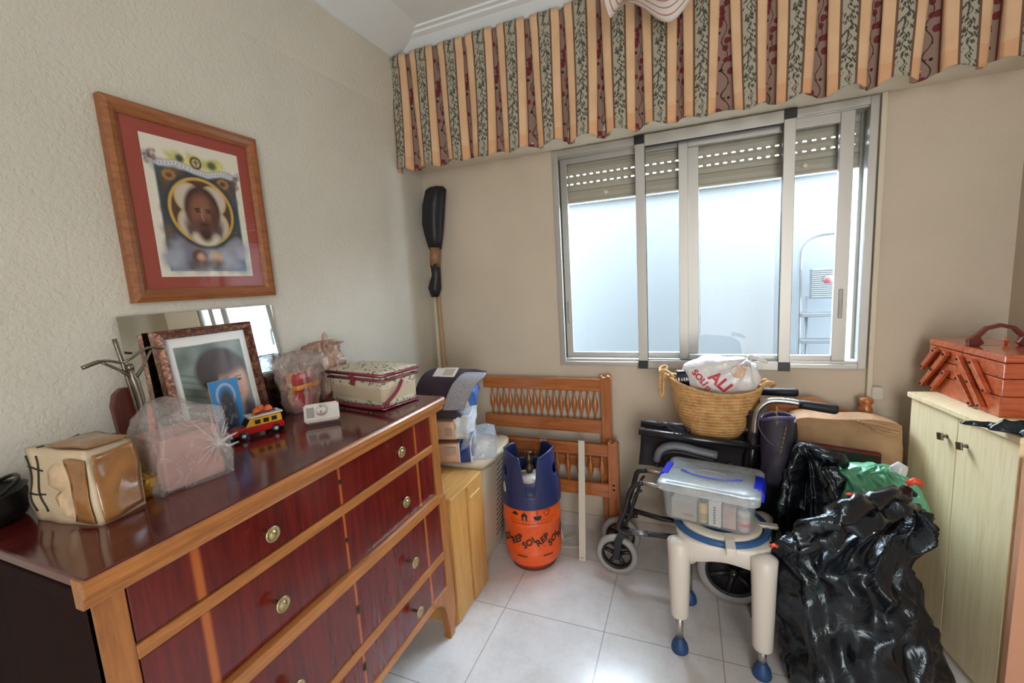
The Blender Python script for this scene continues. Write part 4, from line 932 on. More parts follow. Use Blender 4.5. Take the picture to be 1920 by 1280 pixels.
# ------------------------------------------------------------------ disassembled pine bed ends against the window wall
M_bed = wood('orange_pine', '8A4C24', 'BC7440', .25, 0, 4, .4); M_bedz = wood('orange_pine_post', '8A4C24', 'BC7440', .25, 2, 4, .4)
def spindle(x, y, z0, z1, r=.0155):
    h = z1-z0; return MB().lathe([(.005, 0), (.0055, h*.18), (r*.55, h*.25), (r, h*.42), (r*1.05, h*.52), (r*.8, h*.66), (.0055, h*.80), (.005, h)], (x, y, z0), 10, sy=.8)
def bedend(name, label, x0, x1, y, ztop, rails, spans, post_z, tilt=0, n=12, arc_top=False, posts=(1,)):
    t_ = thing(name, label, 'bed end', ((x0+x1)/2, y, 0), 0, 'pine bed ends leaning on the window wall')
    for z0, z1 in rails: obj('rail', MB().box((x0, y-.014, z0), (x1-.05, y+.014, z1), .005), M_bed, t_, True)
    for (z0, z1) in spans:
        for k in range(n):
            obj('spindle', spindle(x0+.05+(x1-x0-.14)*k/(n-1), y, z0, z1), M_bedz, t_, True)
    for px_ in ([x1-.055] + ([x0-.04] if 0 in posts else [])):
        m = MB(); zt = post_z; m.prism([(px_, 0), (px_+.055, 0), (px_+.055, zt-.012), (px_+.050, zt), (px_+.036, zt+.004), (px_+.028, zt-.006), (px_+.016, zt-.008), (px_+.006, zt+.004), (px_, zt)], y-.026, y+.026, 1)
        obj('post', m, M_bedz, t_, True, bevel=.004)
    return t_
b1 = bedend('bed_headboard', 'taller slatted orange pine bed end standing at the back', -1.13, -.375, 2.285, .9, [(.835, .905), (.60, .675), (.40, .46)], [(.67, .84)], .925, n=17)
b2 = bedend('bed_footboard', 'lower orange pine bed end with tied spindles behind the gas bottle', -1.10, -.335, 2.215, .55, [(.50, .565), (.27, .345)], [(.34, .505)], .585, n=11)
for z in (.325, .35): obj('bolt_hole', MB().lathe([(.001, 0), (.006, 0), (.006, .001)], mtx=Matrix.Translation((-.362, 2.1885, z)) @ Matrix.Rotation(radians(90), 4, 'X'), n=12), M_hole, b2, True)
# cream metal brackets
M_cr = mat('cream_painted_metal', 'CFC8B8', .4)
br = thing('metal_bracket', 'tall cream metal bracket with a foot plate leaning on the pine bed end', 'bracket', (-.50, 2.06, 0))
a, b = at(1090, 826, 1, 2.175), at(1092, 1052, 1, 2.02)
dv = (b-a).normalized(); sd = Vector((.017, 0, 0)); th_ = Vector((0, -.003, 0))
m = MB(); m.hexa([b-sd, b+sd, b+sd-th_, b-sd-th_, a-sd, a+sd, a+sd-th_, a-sd-th_]); m.hexa([b-sd, b-sd-th_, b-sd-th_+Vector((0, .02, 0)), b-sd+Vector((.003, .02, 0)), a-sd, a-sd-th_, a-sd-th_+Vector((0, .02, 0)), a-sd+Vector((.003, .02, 0))])
m.v = [(x, y, max(z, .001)) for x, y, z in m.v]
obj('upright', m, M_cr, br, True)
obj('hole', MB().lathe([(.001, 0), (.003, 0), (.003, .001)], mtx=Matrix.Translation(b+Vector((0, -.0012, .02))) @ Matrix.Rotation(radians(90), 4, 'X'), n=10), M_hole, br, True)
br2 = thing('metal_bracket', 'cream metal bracket with rounded top behind the gas bottle collar', 'bracket', (-.66, 2.165, 0))
a, b = at(1018, 824, 1, 2.175), Vector((-.66, 2.165, 0))
m = MB(); m.hexa([b-sd, b+sd, b+sd-th_, b-sd-th_, a-sd, a+sd, a+sd-th_, a-sd-th_]); m.tube(arc(a, .016, 0, 180, 8), .0015, 4); obj('upright', m, M_cr, br2, True)
br3 = thing('metal_strip', 'flat cream metal strips lying on the floor beside the gas bottle', 'strip', (-.6, 2.05, 0))
m = MB(); p0, p1_ = at(1050, 1012, 2, .003), at(1078, 1004, 2, .003)
def strip(p0, p1, w, z0, z1):
    d = (p1-p0).normalized(); n_ = Vector((-d.y, d.x, 0))*w; up = Vector((0, 0, 1)); A, B = Vector((p0.x, p0.y, z0)), Vector((p1.x, p1.y, z0)); h = up*(z1-z0)
    return MB().hexa([A-n_, B-n_, B+n_, A+n_, A-n_+h, B-n_+h, B+n_+h, A+n_+h])
obj('strip', strip(at(1040, 1022, 2, 0), at(1088, 1024, 2, 0), .013, .001, .004), M_cr, br3, True)
obj('strip', strip(at(1040, 1018, 2, 0), at(1080, 1004, 2, 0), .013, .005, .008), M_cr, br3, True)

# ------------------------------------------------------------------ gas bottle
GC = Vector((-.755, 1.985, 0)); GR = .148
gas = thing('gas_bottle', 'orange gas bottle with a dark blue plastic collar standing by the bed ends', 'gas bottle', GC)
M_or = mat('orange_enamel', 'E2581E', .32, coat=.2, var=.06, vs=6); M_blu = mat('navy_collar_plastic', '252C56', .38)
prof_ = [(.02, .012), (.09, .012), (.125, .024), (.142, .05), (.146, .07), (.146, .092), (.1485, .096), (.1485, .104), (.147, .108), (.147, .245), (.1505, .250), (.1505, .262), (.147, .268), (.147, .36), (.140, .40), (.115, .435), (.06, .455), (.005, .457)]
obj('tank', MB().lathe(prof_, (0, 0, 0), 64), M_or, gas)
obj('foot_ring', MB().lathe([(.105, 0), (.115, 0), (.122, .02), (.112, .03)], (0, 0, 0), 40, caps=False), mat('dull_red_foot', '6A2A1C', .6), gas, solid=.003)
dc = atan2(-GC.y, -GC.x)   # direction to camera
def collar(u, v):
    th = 2*pi*u; d = (th-dc+pi) % (2*pi)-pi; d2 = abs(d+.04)
    def cut(dd, w, lo, hi):
        k = min(max((dd-w)/(.30), 0), 1); k = k*k*(3-2*k); return lo+(hi-lo)*k
    top = min(cut(d2, .10, .412, .60), cut(abs(pi-abs(d)), .35, .50, .60))
    top += .018*sin(min(max((d2-.5)/1.4, 0), 1)*pi)
    z = .345+(top-.345)*v; s_ = max(0, (z-.40)/.22)
    r = .1515-.030*s_**1.0+(.004 if v > .97 else 0)
    return Vector((r*cos(th), r*sin(th), z))
def hole(u, v):
    th = 2*pi*u; d = (th-dc+pi) % (2*pi)-pi; p_ = collar(u, v)
    return ((d+1.12)/.17)**2+((p_.z-.515)/.028)**2 < 1 or ((d-1.12)/.17)**2+((p_.z-.515)/.028)**2 < 1
m = MB(); m.grid(collar, 160, 30, closeu=True, skip=hole); obj('collar', m, M_blu, gas, solid=.007)
obj('dome', MB().lathe([(.146, .36), (.139, .405), (.118, .435), (.09, .447)], (0, 0, .001), 48, caps=False), M_blu, gas)
obj('shoulder_plate', MB().lathe([(.087, .448), (.085, .452), (.04, .470), (.005, .472)][::1], (0, 0, .002), 40), mat('worn_silver_plate', 'B7AEA6', .45, .4, var=.3, vs=30), gas)
obj('valve', MB().lathe([(.017, .465), (.017, .485), (.022, .49), (.022, .505), (.014, .51), (.014, .53), (.018, .535), (.018, .555), (.013, .56), (.013, .575), (.016, .578), (.015, .585), (.004, .586)], (0, 0, 0), 24), mat('dark_brass_valve', '5A4A38', .4, .7), gas)
def cyl(dth, z, r=.1495): a_ = dc+dth; return Vector((r*cos(a_), r*sin(a_), z))
wr_ = lambda v: cyl(v.x/.148, v.y, .1505 if False else .1492+v.z)
st = MB(); st.grid(lambda u, v: cyl(-1.02+.16*(u-.5)*cos(pi*(v-.5)*.9), .40+.07*v, .1525), 6, 10); obj('round_label', st, mat('cream_label', 'B9B49A', .5), gas, solid=.001)
M_prt = mat('black_print', '221A1E', .5); ink = MB(); Rt = lambda x, z, a_: Matrix.Translation((x, z, 0)) @ Matrix.Rotation(radians(a_), 4, 'Z')
for k, (s_, x, z) in enumerate([('REP', -.088, .180), ('SOL', -.022, .172), ('REP', .044, .180), ('SOL', .110, .172), ('REP', .176, .18), ('SOL', -.154, .172)]):
    text_mb(s_, .046, Rt(x, z, 34), mb=ink, warp=wr_, shear=.15)
obj('lettering', ink, M_prt, gas); ink = MB()
for x, z, r_ in ((-.078, .212, .003), (.052, .212, .003), (-.075, .150, .0028), (.052, .150, .0028), (.10, .208, .003)): ink.add([wr_(Vector((x+r_*cos(t_*pi/4), z+r_*sin(t_*pi/4), 0))) for t_ in range(8)], [tuple(range(8))])
obj('dots', ink, M_prt, gas)
def poly(name, pts, x, z, s_=1): obj(name, MB().add([wr_(Vector((x+a_*s_, z+b_*s_, 0))) for a_, b_ in pts], [tuple(range(len(pts)))]), M_prt, gas)
poly('car_icon', [(-.016, .004), (-.010, .005), (-.006, .012), (.006, .012), (.011, .005), (.017, .003), (.017, -.003), (.012, -.003), (.009, -.007), (.006, -.003), (-.006, -.003), (-.009, -.007), (-.012, -.003), (-.016, -.003)], -.088, .318, 1.0)
poly('house_icon', [(-.015, 0), (0, .016), (.015, 0), (.011, 0), (.011, -.018), (.005, -.018), (.005, -.006), (.002, -.002), (-.002, -.002), (-.005, -.006), (-.005, -.018), (-.011, -.018), (-.011, 0)], -.040, .312, 1.25)
poly('bowl_icon', [(-.016, .003), (.016, .003), (.013, -.008), (.006, -.013), (-.006, -.013), (-.013, -.008)], .026, .306, 1.3)
ink = MB()
for dx in (-.005, .003): ink.tube([wr_(Vector((.026+dx+.0025*sin(k*1.6), .316+k*.005, .0))) for k in range(5)], .0011, 4)
ink.tube([wr_(Vector((.026-.021*cos(t_*pi/6), .306+.003*sin(t_), 0))) for t_ in range(0, 3)], .0012, 4)
obj('steam_icon', ink, M_prt, gas); ink = MB()
ink.tube([wr_(Vector((.075+a_, .318+b_, 0))) for a_, b_ in [(-.010, -.012), (.010, -.012), (.011, 0), (.018, .006), (.014, .016), (.005, .014), (0, .020), (-.006, .014), (-.015, .016), (-.018, .006), (-.011, 0), (-.010, -.012)]], .0012, 4)
obj('chef_hat_icon', ink, M_prt, gas); ink = MB()
for k in range(15): 
    x = -.12+k*.0175; ink.add([wr_(Vector((x+a_, .286+b_, 0))) for a_, b_ in ((0, 0), (.011, 0), (.011, .0018), (0, .0018))], [(0, 1, 2, 3)])
for x0_, x1_, z in ((-.085, -.035, .098), (.045, .095, .098)): ink.add([wr_(Vector((x0_+(x1_-x0_)*k/6, z+b_, .004))) for b_ in (0, .005) for k in range(7)], [(k, k+1, 8+k, 7+k) for k in range(6)])
obj('dashed_lines', ink, M_prt, gas)
ink = MB(); rr_ = random.Random(2); x = -.105
while x < .11:
    w_ = rr_.uniform(.004, .008); ink.add([wr_(Vector((x+a_, .268+b_, .003))) for a_, b_ in ((0, 0), (w_, 0), (w_, .007), (0, .007))], [(0, 1, 2, 3)]); x += w_+rr_.uniform(.002, .006)
obj('small_print', ink, mat('dark_orange_print', 'A04020', .5), gas)

# ------------------------------------------------------------------ folded wheelchair
M_chr = mat('brushed_chrome_tube', 'B9B6B2', .28, .9); M_bt = mat('black_painted_tube', '15151A', .3, coat=.3); M_rub = mat('black_rubber_grip', '121218', .55)
M_nyb = mat('black_nylon_upholstery', '161118', .75, bump=.15, bs=200, bd=.0008); M_tyre = mat('pale_grey_tyre', '96928F', .6); M_hub = mat('black_wheel_hub', '17161A', .45)
wc = thing('wheelchair', 'folded black transit wheelchair with grey tyres standing below the window', 'wheelchair', (.06, 2.03, 0))
def wheel(c, R, w, spokes=5):
    mt = Matrix.Translation(c) @ Matrix.Rotation(radians(90), 4, 'X'); tr_ = R*.14 if R < .12 else R*.12
    w_ = obj('wheel', MB().lathe([(R-tr_*2, -w*.3), (R-tr_*1.6, -w*.5), (R-tr_*.4, -w*.45), (R, -w*.15), (R, w*.15), (R-tr_*.4, w*.45), (R-tr_*1.6, w*.5), (R-tr_*2, w*.3), (R-tr_*2, -w*.3)], mtx=mt, n=48, caps=False), M_tyre, wc, True)
    h = MB(); h.lathe([(R-tr_*2.6, -w*.3), (R-tr_*1.8, -w*.35), (R-tr_*1.8, w*.35), (R-tr_*2.6, w*.3), (R-tr_*2.6, -w*.3)], mtx=mt, n=40, caps=False)
    h.lathe([(.001, -w*.6), (.018, -w*.6), (.020, -w*.3), (.020, w*.3), (.018, w*.6), (.001, w*.6)], mtx=mt, n=20)
    for k in range(spokes):
        a_ = 2*pi*k/spokes+.3; d_ = Vector((cos(a_), 0, sin(a_))); h.tube([Vector(c)+d_*.012, Vector(c)+d_*(R-tr_*2)], [R*.11, R*.08], 6)
    h.lathe([(.015, -w*.1), (R-tr_*2.2, -w*.1), (R-tr_*2.2, w*.1), (.015, w*.1)], mtx=mt, n=30, caps=False) if R > .12 else None
    obj('rim', h, M_hub, w_, True); obj('axle_bolt', MB().lathe([(.001, w*.60), (.006, w*.60), (.006, w*.75), (.001, w*.78)], mtx=mt, n=10), M_chr, w_, True)
yn, yf = 1.955, 2.15
for y, xo in ((yn+.03, 0), (yf, -.005)):
    wheel((-.322+xo, y, .10), .10, .038, 5)
    fk = MB()
    for s_ in (-.027, .027): fk.prism([(-.335+xo, .10), (-.31+xo, .09), (-.295+xo, .17), (-.27+xo, .245), (-.30+xo, .25), (-.33+xo, .18)], y+s_-.004, y+s_+.004, 1)
    fk.box((-.31+xo, y-.03, .205), (-.262+xo, y+.03, .235), .006); fk.tube([(-.285+xo, y, .225), (-.28+xo, y, .285)], .016, 12)
    obj('castor_fork', fk, M_bt, wc, True)
for y in (yn-.02, yf): wheel((.185, y, .148), .148, .034, 6)
for n_, (y, dx, dz) in enumerate(((yn, 0, 0), (yf-.03, .025, .012))):
    up = [(-.10+dx, y, .545-.02), (-.20+dx, y, .535), (-.242+dx, y, .53), (-.268+dx, y, .51), (-.278+dx, y, .46), (-.295+dx, y, .36), (-.302+dx, y, .29), (-.292+dx, y, .262), (-.26+dx, y, .252)]
    up = [at(px_, py_, 1, y) for px_, py_ in ([(1262, 918), (1235, 912), (1205, 905), (1190, 910), (1180, 925), (1172, 955), (1160, 985), (1168, 997), (1185, 1000)] if n_ == 0 else [(1262, 893), (1240, 888), (1212, 882), (1196, 884), (1190, 900), (1183, 925), (1173, 955), (1180, 966), (1195, 966)])]
    obj('hanger', MB().tube(smooth_path(up[2:], 5), .0115, 10), M_bt, wc, True)
    obj('telescopic_tube', MB().tube(up[:3], .010, 10), M_chr, wc, True)
    inn = [Vector((p_.x+.030, p_.y, p_.z)) for p_ in up[3:7]]; inn[0].z -= .02
    obj('hanger_bar', MB().tube(smooth_path(inn, 4), .007, 8), M_bt, wc, True)
    hol = MB()
    for k in range(4): 
        c_ = up[1].lerp(up[0], k*.3); hol.lathe([(.001, 0), (.003, 0), (.003, .001)], mtx=Matrix.Translation((c_.x, y-.0102, c_.z)) @ Matrix.Rotation(radians(90), 4, 'X'), n=8)
    obj('adjustment_holes', hol, M_hole, wc, True)
    lo = [at(px_, py_, 1, y) for px_, py_ in ([(1165, 992), (1185, 997), (1240, 1004), (1330, 1012)] if n_ == 0 else [(1185, 956), (1240, 972), (1330, 984)])]
    obj('lower_tube', MB().tube(lo, .0125, 10), M_bt, wc, True)
    if n_ == 0: obj('silver_clamp', MB().tube([lo[1], lo[1].lerp(lo[2], .55)], .0135, 10), mat('silver_label_tube', '8A8C96', .35, .6, var=.35, vs=60), wc, True)
# seat sling with its two padded rails
zr0, zr1 = at(1198, 808, 1, yn).z, .70
obj('seat_rail', MB().tube([at(1198, 808, 1, yn), at(1300, 822, 1, yn), Vector((.40, yn, .705))], .016, 12), M_bt, wc, True)
obj('seat_rail', MB().tube([at(1202, 793, 1, yf-.06), at(1260, 799, 1, yf-.06), Vector((.42, yf-.06, .72))], .018, 12), M_rub, wc, True)
def sling(y, amp, xs, zt, zb_):
    return lambda u, v: Vector((xs[0]+(xs[1]-xs[0])*u-.012*(1-v)*(1-u), y+amp*sin(v*pi)+.004*sin(u*17), zb_(u)+(zt(u)-zb_(u))*v))
A = at(1200, 810, 1, yn); B_ = at(1197, 872, 1, yn)
m = MB(); m.grid(sling(yn+.012, .035, (A.x+.002, .41), lambda u: A.z-.008-.025*u, lambda u: B_.z-.02*u), 24, 10); obj('seat_sling', m, M_nyb, wc, True, solid=.006)
m = MB(); m.grid(sling(yf-.06, -.03, (A.x+.012, .41), lambda u: A.z+.008-.02*u, lambda u: B_.z-.02*u), 24, 10); obj('seat_sling', m, M_nyb, wc, True, solid=.006)
# armrest pads and side frames
for n_, y in enumerate((yn-.004, yf+.005)):
    pp = [at(px_, py_, 1, yn-.035) for px_, py_ in [(1231, 868), (1235, 852), (1246, 843), (1262, 840), (1285, 843), (1310, 850), (1345, 858)]]
    pp = [Vector((p_.x+.02*n_, y, p_.z)) for p_ in pp]
    m = MB(); m.tube(smooth_path(pp, 4), .017, 12); m.v = [(x, y+(yy-y)*1.5, z) for x, yy, z in m.v]; obj('armrest_pad', m, mat('grey_armrest_pad', '6C7078', .45), wc, True)
    lp_ = [Vector((p_.x, y, p_.z-.028)) for p_ in pp]; obj('armrest_base', MB().tube(smooth_path(lp_, 4), .013, 10), M_rub, wc, True)
    obj('side_panel', MB().prism([(-.11, .60), (.24, .56), (.24, .36), (.02, .34), (-.07, .44)], y+.02, y+.026, 1), M_nyb, wc, True)
    obj('side_tube', MB().tube([(.25, y+.022, .86), (.25, y+.022, .16)], .012, 10), M_bt, wc, True)
obj('cross_brace', MB().tube([(-.05, yn, .25), (.2, yf-.02, .55)], .010, 8).tube([(.2, yn, .25), (-.05, yf-.02, .55)], .010, 8), M_bt, wc, True)
for s_ in (0, .05): obj('knob', MB().lathe([(.001, 0), (.011, 0), (.011, .006), (.001, .008)], mtx=Matrix.Translation((.12+s_, yn-.002, .625)) @ Matrix.Rotation(radians(90), 4, 'X'), n=14), mat('dark_knob', '35323A', .3), wc, True)
# backrest upholstery and push handles
m = MB(); m.grid(lambda u, v: Vector((.235+.16*u+.01*sin(v*9), yn+.010+.045*sin(pi*u)*(.4+.6*v), .34+.50*v-.02*u)), 16, 20); obj('backrest', m, M_nyb, wc, True, solid=.03)
ph = [at(px_, py_, 1, yn) for px_, py_ in [(1415, 812), (1416, 790), (1421, 770), (1432, 757), (1448, 751), (1475, 752), (1500, 756)]]
obj('push_handle', MB().tube(smooth_path(ph, 5), .0125, 12), M_chr, wc, True)
g1_, g2_ = at(1499, 757, 1, yn), at(1570, 768, 1, yn)
obj('grip', MB().tube([g1_, g1_.lerp(g2_, .1), g1_.lerp(g2_, .92), g2_], [.016, .0175, .019, .016], 14), M_rub, wc, True)
obj('tube', MB().tube([ph[0], Vector((ph[0].x-.02, yn, .55))], .0125, 12), M_bt, wc, True)
g1_, g2_ = at(1420, 733, 1, yf-.04), at(1496, 736, 1, yf-.04)
obj('grip', MB().tube([g1_, g1_.lerp(g2_, .93), g2_], [.017, .019, .015], 14), M_rub, wc, True)
obj('tube', MB().tube(smooth_path([g1_, g1_+Vector((-.006, 0, -.012)), g1_+Vector((.0, .005, -.06)), g1_+Vector((.0, .005, -.4))], 5), .0125, 12), M_bt, wc, True)
# net straps
m = MB(); cn = at(1262, 800, 1, yn-.005)
for k in range(6):
    a_ = k*.55; m.tube(smooth_path([cn+Vector((-.07+.022*k, 0, .022-.003*k)), cn+Vector((-.035+.02*k, -.006, .012-.012*(k % 2))), cn+Vector((.01+.012*k, -.004, -.030+.004*k)), cn+Vector((.035+.008*k, 0, -.052))], 5), .0022, 5)
for k in range(3): m.tube(smooth_path([cn+Vector((-.06+.03*k, -.002, .0-.012*k)), cn+Vector((-.01+.02*k, -.008, .012-.016*k)), cn+Vector((.05, -.002, -.008-.018*k))], 5), .002, 5)
t_ = thing('net_cord', 'tangled black net cord bundle lying on the wheelchair seat rail beside the basket', 'cord', cn+Vector((0, 0, -.055)))
obj('cords', m, mat('black_net_cord', '23232C', .5), t_, True)

# ------------------------------------------------------------------ straw basket on the wheelchair
BZ0 = at(1345, 823, 1, 2.03).z; BC = Vector((at(1338, 800, 1, 2.05).x, 2.05, BZ0))
bk = thing('straw_basket', 'round woven straw basket with rope handles sitting on the folded wheelchair', 'basket', BC)
def strawmat():
    t = NT('woven_straw'); v = t.coord('Object'); sx = t.n('SeparateXYZ'); t.l(v, sx.inputs[0])
    z = t.M('MULTIPLY', t.M('ADD', sx.outputs[2], t.M('MULTIPLY', t.noise(v, 8, 2), .006)), 2*pi/.0145); w = t.M('SINE', z)
    an = t.M('ARCTAN2', sx.outputs[1], sx.outputs[0]); k = t.M('SINE', t.M('ADD', t.M('MULTIPLY', an, 90), t.M('MULTIPLY', w, 1.5)))
    h = t.M('ADD', t.M('MULTIPLY', w, .5), t.M('MULTIPLY', k, .3)); n = t.noise(v, 25, 4, .7)
    c = t.ramp(t.M('ADD', t.M('MULTIPLY', h, .15), n), (.25, lin('9C6C3E')), (.5, lin('C4935A')), (.75, lin('D8AE74')))
    t.l(c, t.b.inputs['Base Color']); t.b.inputs['Roughness'].default_value = .7; t.bump(h, .6, .004); return t.m
M_straw = strawmat()
HB = .245
def bkt(off=0):
    def fn(u, v):
        t_ = 2*pi*u; prof_ = [(.0, .05), (.015, .098), (.06, .132), (.12, .155), (.18, .170), (HB, .188)]
        x = v*(len(prof_)-1); i = min(int(x), len(prof_)-2); f_ = x-i; z = prof_[i][0]*(1-f_)+prof_[i+1][0]*f_; r_ = prof_[i][1]*(1-f_)+prof_[i+1][1]*f_-off
        z += (-.012*cos(t_)+ .010*cos(2*t_))*v*v*1.6+off*.6*(1-v)
        return Vector((r_*cos(t_)*1.02, r_*sin(t_)*.66, z))
    return fn
m = MB(); m.grid(bkt(), 72, 20, closeu=True); m.f.append(tuple(range(72))[::-1]); m.mi.append(0); m.sm.append(True); m.grid(bkt(.008), 72, 20, closeu=True)
obj('body', m, M_straw, bk)
M_rope = mat('straw_rope', 'BE945E', .7, var=.25, vs=60, bump=.5, bs=120)
m = MB(); m.tube([bkt(.004)(k/48, 1) for k in range(48)], .0075, 8, closed=True); obj('rim_braid', m, M_rope, bk)
e = bkt()(0.5, 1)
for off, tip in ((-.03, at(1243, 742, 1, 2.03)), (.03, at(1262, 703, 1, 2.09))):
    tp_ = tip-BC; m = MB(); m.tube(smooth_path([(e.x+.03, -.035+off*.3, e.z-.005), (e.x+.0, -.02, e.z+.022), (e.x-.028, -.015, e.z+.016), tuple(tp_+Vector((-.012, 0, .02))) if off < 0 else (e.x-.03, .02, e.z+.03), tuple(tp_) if off < 0 else (e.x-.005, .03, e.z+.034), (e.x-.014, -.006, e.z+.0), (e.x+.006, .0, e.z-.012)], 6), .0065, 8); obj('rope_handle', m, M_rope, bk)
e = bkt()(0, 1)
m = MB(); m.tube(smooth_path([(e.x-.02, -.04, e.z-.004), (e.x+.005, -.03, e.z+.022), (e.x+.034, -.02, e.z+.018), (e.x+.03, .01, e.z-.002), (e.x+.01, .02, e.z+.022), (e.x-.01, .03, e.z+.004)], 6), .0075, 8); obj('rope_handle', m, M_rope, bk)
# white printed carrier bag in the basket
WB = BC+Vector((.018, -.012, .178))
wbg = thing('white_carrier_bag', 'full white plastic carrier bag with red lettering knotted on top of the straw basket', 'bag', WB)
M_wbag = plastic('white_bag_film', 'DEDBDA', .93, .28, .7, 12, .012)
fl = MB()
def wb(u, v):
    t_ = 2*pi*u; ph_ = pi*(v-.5); x = sin(ph_); r_ = cos(ph_)**.62 if cos(ph_) > 0 else 0
    ry = .085; zc = .105; X_ = x*.150+.004; rz_ = .098*(1-.10*max(0, -x)); 
    p_ = Vector((X_, r_*cos(t_)*ry, zc+r_*sin(t_)*rz_*(1 if sin(t_) > 0 else .85)))
    ang_ = atan2(p_.z-.19, p_.x-.118); dist = hypot(p_.z-.19, p_.x-.118); pull = max(0, 1-dist/.17)
    d_ = (nz(*p_, 13, 3)*.012+nz(*p_, 30, 5)*.004)+pull*.010*sin(ang_*14)
    n_ = (p_-Vector((0, 0, zc))).normalized(); return p_+n_*d_
fl.grid(lambda u, v: wb(u, v), 90, 60, closeu=True); obj('bag', fl, M_wbag, wbg)
kn = MB(); kc = Vector((.118, -.035, .196)); kn.lathe([(.001, -.012), (.012, -.007), (.014, .004), (.008, .012), (.001, .014)], tuple(kc), 12)
kn.tube(smooth_path([kc, kc+Vector((.025, -.004, -.004)), kc+Vector((.060, -.004, -.020))], 5), [.005+.001*i for i in range(5)]+[.010, .010, .009, .008, .007, .003], 8)
kn.tube(smooth_path([kc, kc+Vector((.02, .01, .004)), kc+Vector((.045, .014, -.002))], 5), [.004+.0006*i for i in range(5)]+[.006]*5+[.002], 8)
kn.v = [tuple(crumple(Vector(v), .004, 60, 2)) for v in kn.v]; obj('knot', kn, M_wbag, wbg)
def front(x, z):
    lo_, best = None, 1e9
    for k in range(12, 46):      # nearest front surface point of the bag to (x,z)
        pass
    X_ = min(max((x-.004)/.150, -.97), .97); r_ = (1-X_*X_)**.31; rz_ = .098*(1-.10*max(0, -X_)); zz = (z-.105)/(r_*rz_*(1 if z > .105 else .85)); zz = min(max(zz, -.98), .98)
    t_ = pi-math.asin(zz); u = t_/(2*pi); v = math.asin(X_)/pi+.5; q_ = wb(u % 1, v); n_ = (q_-Vector((0, 0, .105))).normalized(); return q_+n_*.0022
ink = MB(); wf = lambda v: front(v.x, v.z)
def Tx(x, z, a_): return Matrix.Translation((x, 0, z)) @ Matrix.Rotation(radians(a_), 4, 'Y') @ Matrix.Rotation(radians(90), 4, 'X')
text_mb('SOLI', .036, Tx(-.075, .112, 48), mb=ink, warp=wf); text_mb('ALI', .064, Tx(-.0, .098, 44), mb=ink, warp=wf); text_mb('SI', .030, Tx(-.045, .068, 40), mb=ink, warp=wf)
obj('red_lettering', ink, mat('red_bag_print', 'BE2C3C', .4), wbg)
ink = MB(); ink.add([front(.070+.032*cos(k*pi/6), .142+.026*sin(k*pi/6)) for k in range(12)], [tuple(range(12))]); obj('cream_tub_seen_through', ink, mat('cream_tub', 'D2B494', .5), wbg)
ink = MB(); ink.add([front(.082+.022*cos(k*pi/6)*(1 if k < 7 else 1), .158+.010*sin(k*pi/6)) for k in range(12)], [tuple(range(12))]); ink.v = [(x, y-.001, z) for x, y, z in ink.v]; obj('red_label_seen_through', ink, mat('red_label', 'C8403E', .5), wbg)
# black ribbed bottle end at the left of the bag
rb_ = thing('black_ribbed_pack', 'glossy black ribbed container lying under the white carrier bag at the basket rim', 'container', BC+Vector((-.10, -.03, .23)))
m = MB(); mt = Matrix.Translation(BC+Vector((-.150, -.035, .268))) @ Matrix.Rotation(radians(84), 4, 'Y')
pf_ = [(.02, 0), (.034, .002)]
for k in range(7): pf_ += [(.036-.001*k, .006+k*.010), (.031, .011+k*.010)]
m.lathe(pf_, mtx=mt, n=30, sx=1.3); obj('body', m, mat('glossy_black_plastic', '0E0E16', .15, coat=.5), rb_, True)
gp = thing('green_white_packet', 'pale green and white packet peeping over the front basket rim', 'packet', BC+Vector((-.02, -.085, .17)))
m = MB(); m.bm(soft_box(BC.x-.055, BC.x+.075, BC.y-.095, BC.y-.078, BZ0+.14, BZ0+.222, 6, .008, 20, 3), smooth=True); obj('film', m, mat('pale_green_packet', 'B4C2B2', .3, var=.2, vs=14), gp, True)

# purple shoulder bag hanging behind
pu = thing('purple_bag', 'dark purple soft bag with a gold chain hanging from the wheelchair handle', 'bag', (.34, 1.93, .62))
M_pur = mat('dark_purple_leather', '221C2C', .55, var=.1, vs=20); q = lambda px, py, y=1.925: at(px, py, 1, y)
tl_, tr__, bl_, br_ = q(1424, 772), q(1484, 778), q(1424, 900), q(1474, 895)
m = MB()
def pb_(u, v):
    t_ = 2*pi*u; top_ = (tl_+tr__)/2; bot_ = (bl_+br_)/2; hw = (tr__.x-tl_.x)/2*v+(br_.x-bl_.x)/2*(1-v); c_ = bot_.lerp(top_, v)
    return Vector((c_.x+hw*cos(t_)+.010*nz(u*3, v*3, 0, 2, 4)*(1-v), 1.885+(.030+.006*v)*sin(t_)+.012*nz(u*4, v*3, 1, 2, 2)*(1-v), c_.z+.006*cos(t_)*v-.006*v*cos(2*t_)))
m.grid(pb_, 40, 14, closeu=True); m.f.append(tuple(range(40))); m.mi.append(0); m.sm.append(False); obj('bag', m, M_pur, pu, True, solid=.003)
m = MB(); m.tube([pb_(k/40, 1) for k in range(40)], .0065, 8, closed=True); obj('rim', m, mat('lilac_rim', '4A4068', .5), pu, True)
m = MB()
c0_ = q(1456, 768, 1.842)
for k in range(11): 
    p_ = q(1456+1.2*sin(k*1.7), 764+k*3.2, 1.846); m.tube(arc(p_, .0032, 0, 360, 8, 1 if k % 2 else 0)[:-1], .0011, 5, closed=True)
for k in range(13):
    p_ = q(1474-k*.95, 800+k*4.2, 1.846); m.tube(arc(p_, .003, 0, 360, 8, 1 if k % 2 else 0)[:-1], .001, 5, closed=True)
obj('chain', m, mat('gold_chain', 'B09868', .3, .8), pu, True)
